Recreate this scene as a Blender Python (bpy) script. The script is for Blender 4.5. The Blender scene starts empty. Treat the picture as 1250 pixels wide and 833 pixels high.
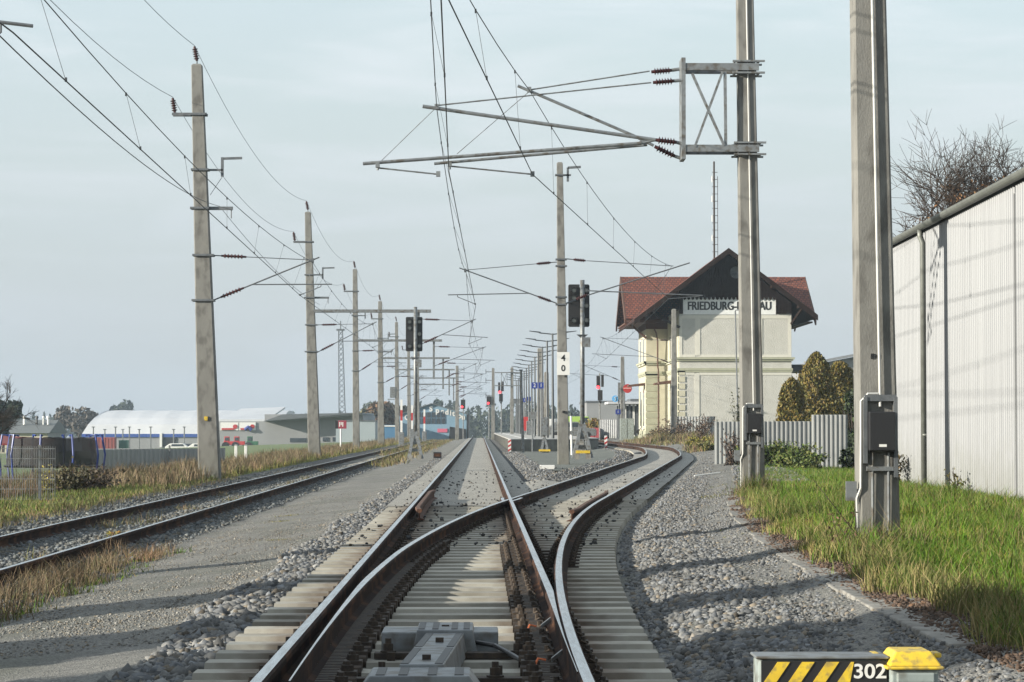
import bpy, bmesh, math, random
import numpy as np
from mathutils import Vector, Matrix
random.seed(7); rng = np.random.default_rng(11)
R = math.radians
COL = bpy.context.scene.collection
# ------------------------------------------------------------------ camera
F = 3100.0; CX, CZ = 0.26, 1.144
yaw = math.atan(39/F); pitch = math.atan(106.5/F*math.cos(yaw))
fw = Vector((math.sin(yaw)*math.cos(pitch), math.cos(yaw)*math.cos(pitch), math.sin(pitch)))
rt = Vector((math.cos(yaw), -math.sin(yaw), 0)); up = rt.cross(fw)
CAM = Vector((CX, 0, CZ))
def W(px, py, y):
    d = fw*F + rt*(px-625) + up*(416.5-py)
    return CAM + d*(y/d.y)
def XW(px, y): return W(px, 523, y).x
def ZW(py, y): return W(586, py, y).z
cam = bpy.data.objects.new('camera', bpy.data.cameras.new('camera')); COL.objects.link(cam)
cam.data.lens = 36*F/1250; cam.data.sensor_width = 36; cam.data.clip_end = 6000; cam.data.clip_start = .1
cam.matrix_world = Matrix.Translation(CAM) @ Matrix((rt, up, -fw)).transposed().to_4x4()
bpy.context.scene.camera = cam
# ------------------------------------------------------------------ materials
MATS = {}
def mat(name, c1, c2=None, rough=.8, metal=0, scale=5, bump=0, bscale=None, detail=6, lo=.35, hi=.65, attr=False, spec=.5, stretch=None, dist=.02, c3=None, s3=1.0, vor=False):
    m = bpy.data.materials.new(name); m.use_nodes = True; nt = m.node_tree; N = nt.nodes; L = nt.links
    b = N['Principled BSDF']; b.inputs['Roughness'].default_value = rough; b.inputs['Metallic'].default_value = metal
    b.inputs['Specular IOR Level'].default_value = spec
    g = N.new('ShaderNodeNewGeometry'); src = g.outputs['Position']
    if stretch:
        mp = N.new('ShaderNodeMapping'); mp.inputs['Scale'].default_value = stretch; L.new(src, mp.inputs[0]); src = mp.outputs[0]
    out = None
    if c2:
        n = N.new('ShaderNodeTexNoise'); n.inputs['Scale'].default_value = scale; n.inputs['Detail'].default_value = detail; n.inputs['Roughness'].default_value = .65
        L.new(src, n.inputs['Vector'])
        r = N.new('ShaderNodeMapRange'); r.inputs[1].default_value = lo; r.inputs[2].default_value = hi; L.new(n.outputs['Fac'], r.inputs[0])
        mx = N.new('ShaderNodeMix'); mx.data_type = 'RGBA'; mx.inputs[6].default_value = (*c1, 1); mx.inputs[7].default_value = (*c2, 1)
        L.new(r.outputs[0], mx.inputs[0]); out = mx.outputs[2]
        if c3:
            n3 = N.new('ShaderNodeTexNoise'); n3.inputs['Scale'].default_value = s3; n3.inputs['Detail'].default_value = 5; L.new(src, n3.inputs['Vector'])
            r3 = N.new('ShaderNodeMapRange'); r3.inputs[1].default_value = .48; r3.inputs[2].default_value = .66; L.new(n3.outputs['Fac'], r3.inputs[0])
            m3 = N.new('ShaderNodeMix'); m3.data_type = 'RGBA'; L.new(out, m3.inputs[6]); m3.inputs[7].default_value = (*c3, 1); L.new(r3.outputs[0], m3.inputs[0]); out = m3.outputs[2]
    if vor:
        v = N.new('ShaderNodeTexVoronoi'); v.inputs['Scale'].default_value = vor; L.new(src, v.inputs['Vector'])
        hs = N.new('ShaderNodeSeparateColor'); L.new(v.outputs['Color'], hs.inputs[0])
        mr = N.new('ShaderNodeMapRange'); mr.inputs[3].default_value = .45; mr.inputs[4].default_value = 1.55; L.new(hs.outputs[0], mr.inputs[0])
        vm = N.new('ShaderNodeVectorMath'); vm.operation = 'SCALE'; L.new(out, vm.inputs[0]); L.new(mr.outputs[0], vm.inputs['Scale']); out = vm.outputs[0]
    if attr:
        a = N.new('ShaderNodeAttribute'); a.attribute_name = 'tint'
        mm = N.new('ShaderNodeMix'); mm.data_type = 'RGBA'; mm.blend_type = 'MULTIPLY'; mm.inputs[0].default_value = 1
        if out: L.new(out, mm.inputs[6])
        else: mm.inputs[6].default_value = (*c1, 1)
        L.new(a.outputs['Color'], mm.inputs[7]); out = mm.outputs[2]
    if out: L.new(out, b.inputs['Base Color'])
    else: b.inputs['Base Color'].default_value = (*c1, 1)
    if bump:
        if vor:
            bv = N.new('ShaderNodeTexVoronoi'); bv.inputs['Scale'].default_value = bscale or vor; L.new(src, bv.inputs['Vector']); ho = bv.outputs['Distance']
        else:
            bn = N.new('ShaderNodeTexNoise'); bn.inputs['Scale'].default_value = bscale or scale*4; bn.inputs['Detail'].default_value = 4; L.new(src, bn.inputs['Vector']); ho = bn.outputs['Fac']
        bp = N.new('ShaderNodeBump'); bp.inputs['Strength'].default_value = bump; bp.inputs['Distance'].default_value = dist
        L.new(ho, bp.inputs['Height']); L.new(bp.outputs[0], b.inputs['Normal'])
    MATS[name] = m; return m
def emis(name, c, s):
    m = bpy.data.materials.new(name); m.use_nodes = True; b = m.node_tree.nodes['Principled BSDF']
    b.inputs['Base Color'].default_value = (*c, 1); b.inputs['Emission Color'].default_value = (*c, 1); b.inputs['Emission Strength'].default_value = s; return m
M_conc = mat('mast_concrete', (.19,.187,.173), (.15,.148,.138), .9, scale=2.2, bump=.35, bscale=60, c3=(.105,.102,.094), s3=5, stretch=(1,1,.5), dist=.01)
M_conc2 = mat('weathered_concrete', (.27,.26,.235), (.16,.155,.14), .9, scale=3, bump=.3, bscale=50, c3=(.12,.11,.10), s3=5, stretch=(1,1,.35), dist=.01)
M_galv = mat('galvanised_steel', (.22,.235,.24), (.15,.16,.17), .5, .4, scale=6, c3=(.11,.10,.085), s3=9)
M_dgalv = mat('dull_steel', (.16,.17,.18), (.10,.11,.12), .55, .5, scale=6)
M_wire = mat('copper_wire', (.05,.055,.06), None, .6, .4)
M_insul = mat('brown_insulator', (.045,.014,.014), None, .25, 0)
M_rust = mat('rail_side_rust', (.034,.018,.013), (.013,.009,.008), .9, 0, spec=.15, scale=14, c3=(.075,.036,.02), s3=2.5, bump=.2, bscale=90, dist=.004)
M_head = mat('rail_head_polished', (.62,.64,.66), (.38,.38,.38), .27, 1, scale=9, stretch=(4,.25,1))
M_rustb = mat('orange_rust', (.10,.045,.025), (.05,.024,.016), .9, 0, scale=20)
M_fast = mat('fastening_steel', (.025,.02,.017), (.06,.042,.028), .75, .3, scale=30)
M_sleep = mat('sleeper_concrete', (.42,.40,.345), (.33,.315,.272), .92, scale=3.5, bump=.25, bscale=90, c3=(.27,.25,.205), s3=2.2, dist=.006)
def stain(m):
    N = m.node_tree.nodes; L = m.node_tree.links; b = N['Principled BSDF']; old = b.inputs['Base Color'].links[0].from_socket
    g = N.new('ShaderNodeNewGeometry'); sp = N.new('ShaderNodeSeparateXYZ'); L.new(g.outputs['Position'], sp.inputs[0])
    def mth(op, a, v=None):
        n = N.new('ShaderNodeMath'); n.operation = op; L.new(a, n.inputs[0])
        if v is not None: n.inputs[1].default_value = v
        return n.outputs[0]
    d = mth('ABSOLUTE', mth('SUBTRACT', mth('ABSOLUTE', sp.outputs[0]), .7525))
    no = N.new('ShaderNodeTexNoise'); no.inputs['Scale'].default_value = 6; L.new(g.outputs['Position'], no.inputs['Vector'])
    ad = N.new('ShaderNodeMath'); ad.operation = 'MULTIPLY_ADD'; L.new(no.outputs['Fac'], ad.inputs[0]); ad.inputs[1].default_value = .5; L.new(d, ad.inputs[2])
    mr = N.new('ShaderNodeMapRange'); mr.inputs[1].default_value = .38; mr.inputs[2].default_value = .66; mr.inputs[3].default_value = .85; mr.inputs[4].default_value = 0; L.new(ad.outputs[0], mr.inputs[0])
    mx = N.new('ShaderNodeMix'); mx.data_type = 'RGBA'; L.new(mr.outputs[0], mx.inputs[0]); L.new(old, mx.inputs[6]); mx.inputs[7].default_value = (.12,.08,.055,1)
    oi = N.new('ShaderNodeObjectInfo'); r2 = N.new('ShaderNodeMapRange'); r2.inputs[3].default_value = .72; r2.inputs[4].default_value = 1.08; L.new(oi.outputs['Random'], r2.inputs[0])
    vm = N.new('ShaderNodeVectorMath'); vm.operation = 'SCALE'; L.new(mx.outputs[2], vm.inputs[0]); L.new(r2.outputs[0], vm.inputs['Scale']); L.new(vm.outputs[0], b.inputs['Base Color'])
stain(M_sleep)
M_ballbase = mat('ballast_bed', (.09,.09,.088), (.045,.046,.047), .95, scale=9, vor=26, bump=.9, dist=.03)
M_fine = mat('fine_gravel', (.175,.17,.155), (.13,.128,.118), .95, scale=1.2, vor=75, bump=.8, dist=.012, c3=(.105,.107,.09), s3=.5)
M_fill = mat('infill_grit', (.30,.288,.255), (.22,.21,.188), .95, scale=2, vor=60, bump=.5, dist=.01)
M_island = mat('dark_grit', (.12,.13,.115), (.085,.092,.08), .95, scale=1, vor=70, bump=.5, dist=.01)
M_grime = mat('oily_ballast', (.05,.045,.042), (.025,.023,.022), .8, scale=4, vor=28, bump=.9, dist=.03)
M_stone = mat('ballast_stone', (.155,.154,.148), (.095,.097,.098), .9, scale=25, attr=True, bump=.3, bscale=90, dist=.004)
M_earth = mat('earth_and_grass', (.055,.075,.02), (.10,.085,.04), .95, scale=1.5, bump=.5, bscale=20, dist=.04, c3=(.07,.10,.02), s3=.4)
M_field = mat('meadow', (.07,.12,.028), (.10,.12,.04), .95, scale=.06, bump=.2, bscale=3)
M_grass = mat('grass_blade', (.8,.8,.8), None, .7, attr=True, spec=.25)
M_leaf = mat('leaf', (.8,.8,.8), None, .65, attr=True, spec=.3)
M_bark = mat('bark', (.045,.031,.023), (.025,.018,.014), .95, scale=10)
M_white = mat('white_paint', (.60,.60,.58), None, .5)
M_black = mat('matt_black', (.012,.012,.013), None, .5)
M_blk2 = mat('dark_box_plastic', (.018,.018,.02), None, .35)
M_red = mat('signal_red_paint', (.36,.025,.025), None, .5)
M_yel = mat('yellow_paint', (.66,.47,.03), (.52,.35,.03), .5, scale=9, c3=(.30,.22,.06), s3=30)
M_blue = mat('sign_blue', (.012,.03,.19), None, .45)
M_lens = mat('unlit_lens', (.40,.40,.36), None, .12)
M_redlamp = emis('lit_red_lamp', (1,.03,.04), 3)
M_plaster = mat('roughcast_plaster', (.45,.445,.41), (.40,.395,.36), .95, scale=1.5, bump=.9, bscale=15, dist=.04, detail=3)
M_smooth = mat('smooth_plaster', (.53,.52,.46), (.47,.46,.41), .9, scale=2)
M_cream = mat('cream_facade', (.46,.44,.34), (.40,.38,.29), .9, scale=1.5)
M_moss = mat('green_cornice', (.33,.335,.25), (.28,.285,.21), .9, scale=2)
M_dwood = mat('dark_timber', (.022,.012,.009), (.010,.006,.005), .9, scale=6, spec=.1, stretch=(9,9,.6), bump=.3, bscale=8)
M_bwood = mat('brown_timber', (.10,.045,.028), (.055,.028,.02), .8, scale=6, stretch=(1,6,6))
M_glass = mat('window_glass', (.04,.05,.06), None, .08)
M_asph = mat('platform_paving', (.34,.335,.32), (.28,.275,.26), .9, scale=3)
M_hallgrey = mat('hall_grey', (.23,.235,.24), (.20,.205,.21), .7, scale=.4)
M_tent = mat('tent_fabric', (.50,.51,.53), (.43,.44,.46), .5, scale=.15, stretch=(1,1,.3))
M_dkblue = mat('dark_blue_trim', (.02,.06,.25), None, .5)
M_steelgreen = mat('cabinet_grey_green', (.25,.29,.28), (.19,.22,.21), .5, scale=6, c3=(.12,.12,.10), s3=12)
M_pblue = mat('trampoline_blue', (.015,.04,.20), None, .4)
# corrugated metal: real corrugations in mesh, streaked paint
M_shed = mat('shed_sheet', (.215,.224,.236), (.178,.186,.198), .55, .1, scale=1.2, stretch=(3,3,.12))
def basedirt(m, z0, z1, col):
    N = m.node_tree.nodes; L = m.node_tree.links; b = N['Principled BSDF']; old = b.inputs['Base Color'].links[0].from_socket
    g = N.new('ShaderNodeNewGeometry'); sp = N.new('ShaderNodeSeparateXYZ'); L.new(g.outputs['Position'], sp.inputs[0])
    no = N.new('ShaderNodeTexNoise'); no.inputs['Scale'].default_value = 2.5; no.inputs['Detail'].default_value = 7; L.new(g.outputs['Position'], no.inputs['Vector'])
    ad = N.new('ShaderNodeMath'); ad.operation = 'MULTIPLY_ADD'; L.new(no.outputs['Fac'], ad.inputs[0]); ad.inputs[1].default_value = -1.4; L.new(sp.outputs[2], ad.inputs[2])
    mr = N.new('ShaderNodeMapRange'); mr.inputs[1].default_value = z0; mr.inputs[2].default_value = z1; mr.inputs[3].default_value = .6; mr.inputs[4].default_value = 0; L.new(ad.outputs[0], mr.inputs[0])
    mx = N.new('ShaderNodeMix'); mx.data_type = 'RGBA'; L.new(mr.outputs[0], mx.inputs[0]); L.new(old, mx.inputs[6]); mx.inputs[7].default_value = (*col,1); L.new(mx.outputs[2], b.inputs['Base Color'])
basedirt(M_shed, -.9, .25, (.10,.105,.075)); basedirt(M_plaster, 0, 1.2, (.24,.23,.19)); basedirt(M_conc, -1.1, .2, (.11,.11,.085))
M_fence = mat('fence_sheet', (.31,.32,.315), (.25,.26,.26), .5, .3, scale=1.5, stretch=(3,3,.2))
M_gutter = mat('zinc_gutter', (.17,.18,.165), (.12,.125,.115), .5, .3, scale=4)
# tile roof
def tiles():
    m = mat('roof_tiles', (.25,.07,.032), (.15,.042,.024), .85, scale=3, c3=(.11,.045,.035), s3=5)
    N = m.node_tree.nodes; L = m.node_tree.links; b = N['Principled BSDF']
    uv = N.new('ShaderNodeTexCoord'); br = N.new('ShaderNodeTexBrick')
    br.inputs['Scale'].default_value = 1; br.inputs['Brick Width'].default_value = .30; br.inputs['Row Height'].default_value = .36; br.inputs['Mortar Size'].default_value = .035
    br.inputs['Color1'].default_value = (1,1,1,1); br.inputs['Color2'].default_value = (.62,.55,.55,1); br.inputs['Mortar'].default_value = (.22,.18,.18,1)
    L.new(uv.outputs['UV'], br.inputs['Vector'])
    old = b.inputs['Base Color'].links[0].from_socket
    mm = N.new('ShaderNodeMix'); mm.data_type = 'RGBA'; mm.blend_type = 'MULTIPLY'; mm.inputs[0].default_value = 1
    L.new(old, mm.inputs[6]); L.new(br.outputs['Color'], mm.inputs[7]); L.new(mm.outputs[2], b.inputs['Base Color'])
    bp = N.new('ShaderNodeBump'); bp.inputs['Strength'].default_value = .8; bp.inputs['Distance'].default_value = .04
    L.new(br.outputs['Color'], bp.inputs['Height']); L.new(bp.outputs[0], b.inputs['Normal']); return m
M_tiles = tiles()
# ------------------------------------------------------------------ mesh helpers
def frame(d):
    d = Vector(d).normalized(); a = Vector((0,0,1)) if abs(d.z) < .95 else Vector((0,1,0))
    u = d.cross(a).normalized(); return u, d.cross(u).normalized()
class MB:
    def __init__(s): s.v = []; s.f = []; s.m = []
    def add(s, vs, fs, m=0):
        o = len(s.v); s.v += [tuple(v) for v in vs]; s.f += [tuple(i+o for i in f) for f in fs]; s.m += [m]*len(fs); return s
    def hexa(s, p, m=0): return s.add(p, [(0,3,2,1),(4,5,6,7),(0,1,5,4),(1,2,6,5),(2,3,7,6),(3,0,4,7)], m)
    def box(s, x0, x1, y0, y1, z0, z1, m=0):
        return s.hexa([(x0,y0,z0),(x1,y0,z0),(x1,y1,z0),(x0,y1,z0),(x0,y0,z1),(x1,y0,z1),(x1,y1,z1),(x0,y1,z1)], m)
    def bar(s, a, b, w, h=None, m=0, uax=None):
        h = h or w; a = Vector(a); b = Vector(b)
        if uax: u = Vector(uax).normalized(); v = (b-a).normalized().cross(u).normalized()
        else: u, v = frame(b-a)
        u = u*w/2; v = v*h/2
        return s.hexa([a-u-v, a+u-v, a+u+v, a-u+v, b-u-v, b+u-v, b+u+v, b-u+v], m)
    def tube(s, pts, r, n=6, m=0, caps=True):
        pts = [Vector(p) for p in pts]; rs = r if isinstance(r, (list, tuple)) else [r]*len(pts)
        o = len(s.v); vs = []; u0 = None
        for i, p in enumerate(pts):
            d = (pts[min(i+1, len(pts)-1)]-pts[max(i-1, 0)])
            if u0 is None: u, v = frame(d)
            else:
                dn = d.normalized(); u = (u0-dn*u0.dot(dn)).normalized(); v = dn.cross(u)
            u0 = u
            for k in range(n):
                a = 2*math.pi*k/n; vs.append(p+(u*math.cos(a)+v*math.sin(a))*rs[i])
        fs = [(i*n+k, i*n+(k+1)%n, (i+1)*n+(k+1)%n, (i+1)*n+k) for i in range(len(pts)-1) for k in range(n)]
        if caps: fs += [tuple(range(n))[::-1], tuple(range((len(pts)-1)*n, len(pts)*n))]
        return s.add(vs, fs, m)
    def lathe(s, a, b, prof, n=12, m=0):      # prof: list of (t along a->b in metres, radius)
        a = Vector(a); d = (Vector(b)-a).normalized()
        return s.tube_prof([a+d*t for t, _ in prof], [r for _, r in prof], d, n, m)
    def tube_prof(s, pts, rs, d, n, m):
        u, v = frame(d); vs = [p+(u*math.cos(2*math.pi*k/n)+v*math.sin(2*math.pi*k/n))*r for p, r in zip(pts, rs) for k in range(n)]
        fs = [(i*n+k, i*n+(k+1)%n, (i+1)*n+(k+1)%n, (i+1)*n+k) for i in range(len(pts)-1) for k in range(n)]
        fs += [tuple(range(n))[::-1], tuple(range((len(pts)-1)*n, len(pts)*n))]
        return s.add(vs, fs, m)
    def poly(s, pts, axis, t0, t1, m=0):      # prism of 2-D polygon; axis 'x','y','z'
        n = len(pts)
        def P(a, b, t): return {'y': (a, t, b), 'x': (t, a, b), 'z': (a, b, t)}[axis]
        vs = [P(a, b, t0) for a, b in pts]+[P(a, b, t1) for a, b in pts]
        return s.add(vs, [tuple(range(n))[::-1], tuple(range(n, 2*n))]+[(k, (k+1)%n, n+(k+1)%n, n+k) for k in range(n)], m)
    def build(s, name, mats, parent=None, smooth=False, bev=0, org=None):
        me = bpy.data.meshes.new(name); me.from_pydata(s.v, [], s.f)
        for mm in (mats if isinstance(mats, (list, tuple)) else [mats]): me.materials.append(mm)
        me.polygons.foreach_set('material_index', s.m)
        bm = bmesh.new(); bm.from_mesh(me); bmesh.ops.recalc_face_normals(bm, faces=bm.faces); bm.to_mesh(me); bm.free()
        if smooth: me.polygons.foreach_set('use_smooth', [True]*len(me.polygons))
        o = bpy.data.objects.new(name, me); COL.objects.link(o)
        if parent: o.parent = parent; o.matrix_parent_inverse = Matrix.Translation(-Vector(parent.location))
        if bev:
            b = o.modifiers.new('bevel', 'BEVEL'); b.width = bev; b.segments = 2; b.limit_method = 'ANGLE'
        return o
def tag(o, label=None, cat=None, group=None, kind=None):
    if label: o['label'] = label
    if cat: o['category'] = cat
    if group: o['group'] = group
    if kind: o['kind'] = kind
    return o
def thing(name, label, cat, loc=(0,0,0), group=None):
    o = bpy.data.objects.new(name, None); COL.objects.link(o); o.location = loc; o.empty_display_size = .2
    return tag(o, label, cat, group)
def setp(o, **k):
    for a, b in k.items(): o[a] = b
    return o
def npmesh(name, V, Fc, m, tint=None, parent=None, smooth=False):
    V = np.asarray(V, np.float32).reshape(-1, 3); Fc = np.asarray(Fc, np.int32); k = Fc.shape[1]; n = len(Fc)
    me = bpy.data.meshes.new(name); me.vertices.add(len(V)); me.vertices.foreach_set('co', V.ravel())
    me.loops.add(n*k); me.loops.foreach_set('vertex_index', Fc.ravel()); me.polygons.add(n)
    me.polygons.foreach_set('loop_start', np.arange(0, n*k, k, dtype=np.int32)); me.polygons.foreach_set('loop_total', np.full(n, k, np.int32))
    if tint is not None:
        a = me.color_attributes.new('tint', 'FLOAT_COLOR', 'POINT'); t = np.ones((len(V), 4), np.float32); t[:, :3] = tint; a.data.foreach_set('color', t.ravel())
    me.update(calc_edges=True); me.materials.append(m)
    if smooth: me.polygons.foreach_set('use_smooth', np.ones(n, bool))
    o = bpy.data.objects.new(name, me); COL.objects.link(o)
    if parent: o.parent = parent; o.matrix_parent_inverse = Matrix.Translation(-Vector(parent.location))
    return o
def text(s, size, m, parent, origin, xdir=(1,0,0), zdir=(0,0,1), ext=.01, name='lettering', align='CENTER', bold=.0, sx=1.0):
    c = bpy.data.curves.new(name, 'FONT'); c.body = s; c.size = size; c.extrude = ext; c.align_x = align; c.align_y = 'CENTER'; c.offset = bold
    t = bpy.data.objects.new('tmp', c); COL.objects.link(t); bpy.context.view_layer.update()
    me = bpy.data.meshes.new_from_object(t.evaluated_get(bpy.context.evaluated_depsgraph_get())); bpy.data.objects.remove(t)
    x = Vector(xdir).normalized(); z = Vector(zdir).normalized(); y = x.cross(z)
    M = Matrix((x*sx, z, -y)).transposed().to_4x4(); M.translation = Vector(origin); me.transform(M)
    me.materials.clear(); me.materials.append(m)
    o = bpy.data.objects.new(name, me); COL.objects.link(o)
    if parent: o.parent = parent; o.matrix_parent_inverse = Matrix.Translation(-Vector(parent.location))
    return o
# ------------------------------------------------------------------ track geometry
Y0, RAD = 11.3, 300.0; YF = 40.8; SL = (YF-Y0)/RAD; OF = (YF-Y0)**2/(2*RAD)
Y1 = 104.0; O1 = OF+SL*(Y1-YF); Y2 = Y1+SL*RAD
def div(y):
    if y < Y0: return 0.0
    if y < YF: return (y-Y0)**2/(2*RAD)
    if y < Y1: return OF+SL*(y-YF)
    if y < Y2: return O1+SL*(y-Y1)-(y-Y1)**2/(2*RAD)
    return O1+SL*(Y2-Y1)/2
def rise(y): t = min(1, max(0, (y-104)/26)); return .20*t*t*(3-2*t)
LX = -5.40; LZ = -.30; G = .7525
def fall(y): return 0 if y < 330 else -((y-330)/400)**2*12
PL = [(-400,-2.6),(-60,-2.2),(-28,-1.1),(-13,-.6),(-9.5,-.42),(-7.6,-.38),(-7.1,-.46),(-6.7,-.47),(-4.1,-.47),(-3.75,-.48),(-3.3,-.42),(-2.2,-.33),(-1.75,-.27),(-1.4,-.25),(1.4,-.25)]
PR = [(1.4,-.25),(1.65,-.17),(2.5,-.08),(2.75,-.02),(3.4,.03),(5,.06),(9,.05),(14,-.05),(40,-.3),(400,-2)]
def lerp(P, x):
    for (a, b), (c, d) in zip(P, P[1:]):
        if x <= c: return b+(d-b)*max(0, (x-a))/(c-a)
    return P[-1][1]
def Zg(x, y):
    d = div(y)
    if x <= 1.4: z = lerp(PL, x)
    elif x < d-1.4: z = -.25+.10*min(1, (x-1.4)/.5, (d-1.4-x)/.5)+rise(y)*min(1, max(0, (x-d+3.4)/2))
    elif x < d+1.4: z = -.25+rise(y)
    else:
        z = lerp(PR, x-d)+rise(y)
        k = min(1, max(0, (y-55)/25))*min(1, max(0, (x-d-2.5)/3)); z -= .22*k*(1 if y < 110 else max(0, 1-(y-110)/20))
        k2 = min(1, max(0, (y-140)/45))*min(1, max(0, (x-13)/2)); z = z*(1-k2)+.55*k2
    return z+fall(y)
YS = list(np.arange(-12, 10, 2))+list(np.arange(10, 60, 1))+list(np.arange(60, 200, 2.5))+list(np.arange(200, 420, 8))+list(np.arange(420, 1500, 60))+[1500, 2000]
def sheet(name, xl, xr, y0, y1, off, m, nx=24, wob=0, kind='structure', noise=0):
    ys = [y0]+[y for y in YS if y0 < y < y1]+[y1]; V = []; Fc = []
    for i, y in enumerate(ys):
        a, b = xl(y), xr(y)
        for k in range(nx+1):
            x = a+(b-a)*k/nx
            if wob and k in (0, nx): x += random.uniform(-wob, wob)
            V.append((x, y, Zg(x, y)+off+(random.uniform(-noise, noise) if noise else 0)))
    for i in range(len(ys)-1):
        for k in range(nx):
            j = i*(nx+1)+k; Fc.append((j, j+1, j+nx+2, j+nx+1))
    o = npmesh(name, V, Fc, m, smooth=True); o['kind'] = kind; return o
# ground: one sheet to the horizon
xs = sorted(set([-2500,-900,-400,-200,-100,-60,-40,-28,-20,-16,-13,-11,-9.5,-8.5,-7.6,-7.1,-6.7,-4.1,-3.75,-3.3,-2.2,-1.75,-1.4,1.4]+[1.65,1.9,2.2,2.5,2.75,3,3.4,4,4.6,5.2,6,7,8,9,10,11,12,13,14,15,17,20,25,30,40,60,100,200,400,900,2500]))
V = []; Fc = []
ys = YS
for y in ys:
    for x in xs:
        V.append((x, y, Zg(max(-400, min(400, x)), y)-(.10 if -7.5 < x < 12 and y < 345 else .0)))
for i in range(len(ys)-1):
    for k in range(len(xs)-1):
        j = i*len(xs)+k; Fc.append((j, j+1, j+len(xs)+1, j+len(xs)))
npmesh('ground', V, Fc, M_earth, smooth=True)['kind'] = 'structure'
# meadow on the left
sheet('field', lambda y: -300, lambda y: -13.5, 95, 1200, .05, M_field, nx=40)
sheet('gravel_path', lambda y: -4.2, lambda y: -1.32, -10, 345, .004, M_fine, nx=20, noise=.006)
sheet('ballast_left', lambda y: -7.5, lambda y: -3.9, -10, 345, .0, M_ballbase, nx=24, noise=.012)
sheet('ballast_main', lambda y: -1.7, lambda y: max(1.5, div(y)+1.5) if y < 62 else 1.9, -10, 345, -.004, M_ballbase, nx=30, noise=.008)
sheet('ballast_diverging', lambda y: div(y)-1.9, lambda y: div(y)+1.5, 62, 340, -.004, M_ballbase, nx=24, noise=.008)
sheet('ballast_shoulder', lambda y: div(y)+1.3, lambda y: div(y)+3.1, -10, 125, .006, M_fine, nx=16, noise=.012)
sheet('gravel_yard', lambda y: div(y)+1.3, lambda y: div(y)+(6 if y < 150 else 4.2), 58, 345, .012, M_fine, nx=16, noise=.012)
sheet('oily_ballast', lambda y: -1.0, lambda y: 1.0+div(y), 10, 43, .012, M_grime, nx=20, noise=.008)
sheet('infill_strip', lambda y: -1.32, lambda y: 1.32, 43.0, 345, .085, M_fill, nx=16, noise=.004)
sheet('infill_strip_diverging', lambda y: div(y)-1.32, lambda y: div(y)+1.32, 62.0, 345, .085, M_fill, nx=16, noise=.004)
sheet('infill_between', lambda y: 1.32, lambda y: div(y)+1.3, 47.0, 61.95, .082, M_fill, nx=16, noise=.004)
sheet('island_surface', lambda y: 2.3, lambda y: div(y)-2.1, 76, 142, .03, M_island, nx=14)
# ------------------------------------------------------------------ rails
PROF = [(-.036,-.012,0),(-.026,0,1),(.026,0,1),(.036,-.012,0),(.036,-.040,0),(.0085,-.058,0),(.0085,-.125,0),(.070,-.148,0),(.070,-.159,0),(-.070,-.159,0),(-.070,-.148,0),(-.0085,-.125,0),(-.0085,-.058,0),(-.036,-.040,0)]
def sweep(name, path, parent, prof=PROF, mats=None, edges=None):
    n = len(prof); V = []; Fc = []; mi = []
    for i, p in enumerate(path):
        a = Vector(path[max(0, i-1)]); b = Vector(path[min(len(path)-1, i+1)]); t = (b-a); nx = Vector((t.y, -t.x, 0)).normalized()
        for (u, z, _) in prof:
            if edges:
                l, r = edges[i]; uu = l+(u+.036)/.072*(r-l) if abs(u) <= .036 else (max(l-.02, u) if u < 0 else u)
            else: uu = u
            q = Vector(p)+nx*uu; V.append((q.x, q.y, p[2]+z))
    for i in range(len(path)-1):
        for k in range(n):
            Fc.append((i*n+k, (i+1)*n+k, (i+1)*n+(k+1)%n, i*n+(k+1)%n)); mi.append(1 if prof[k][2] and prof[(k+1)%n][2] else 0)
    mb = MB(); mb.v = V; mb.f = Fc+[tuple(range(n)), tuple(range(len(V)-n, len(V)))[::-1]]; mb.m = mi+[0, 0]
    return mb.build(name, mats or [M_rust, M_head], parent)
def ylist(a, b):
    r = [a]; y = a
    while y < b:
        y += 1 if y < 60 else 2.5; r.append(min(y, b))
    return r
SLEEP_PROF = lambda w0, w1, h: None
def sleeper_geo(mb, x0, x1, y, top, w=.28, h=.19):
    w2 = w/2; b = .028
    mb.hexa([(x0,y-w2,top-h),(x1,y-w2,top-h),(x1,y+w2,top-h),(x0,y+w2,top-h),(x0+.02,y-w2+b,top),(x1-.02,y-w2+b,top),(x1-.02,y+w2-b,top),(x0+.02,y+w2-b,top)])
def fast_geo(mb, x, y, top, ang=0):
    # ribbed plate, two spring clips and screws either side of the rail foot
    mb.box(x-.17, x+.17, y-.07, y+.07, top, top+.014)
    for s in (-1, 1):
        mb.box(x+s*.105-.032, x+s*.105+.032, y-.05, y+.05, top+.014, top+.042)
        mb.tube([(x+s*.075, y-.05, top+.04), (x+s*.10, y-.055, top+.065), (x+s*.125, y-.03, top+.05), (x+s*.125, y+.03, top+.05), (x+s*.10, y+.055, top+.065), (x+s*.075, y+.05, top+.04)], .008, 5)
        mb.lathe((x+s*.115, y, top+.03), (x+s*.115, y, top+.1), [(0,.026),(.02,.026),(.021,.016),(.055,.014)], 6)
SL_Y = [10.2+.6*i for i in range(int((345-10.2)/.6))]
# --- main track and turnout (one thing)
tm = thing('railway_turnout', 'middle track with concrete sleepers and a switch branching off to the right', 'railway track', (0,10,0))
sweep('stock_rail', [(-G, y, 0) for y in ylist(-8, 345)], tm)
# curved outer stock rail continues into the diverging track
sweep('curved_stock_rail', [(G+div(y), y, rise(y)) for y in ylist(-8, 345)], tm)
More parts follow.
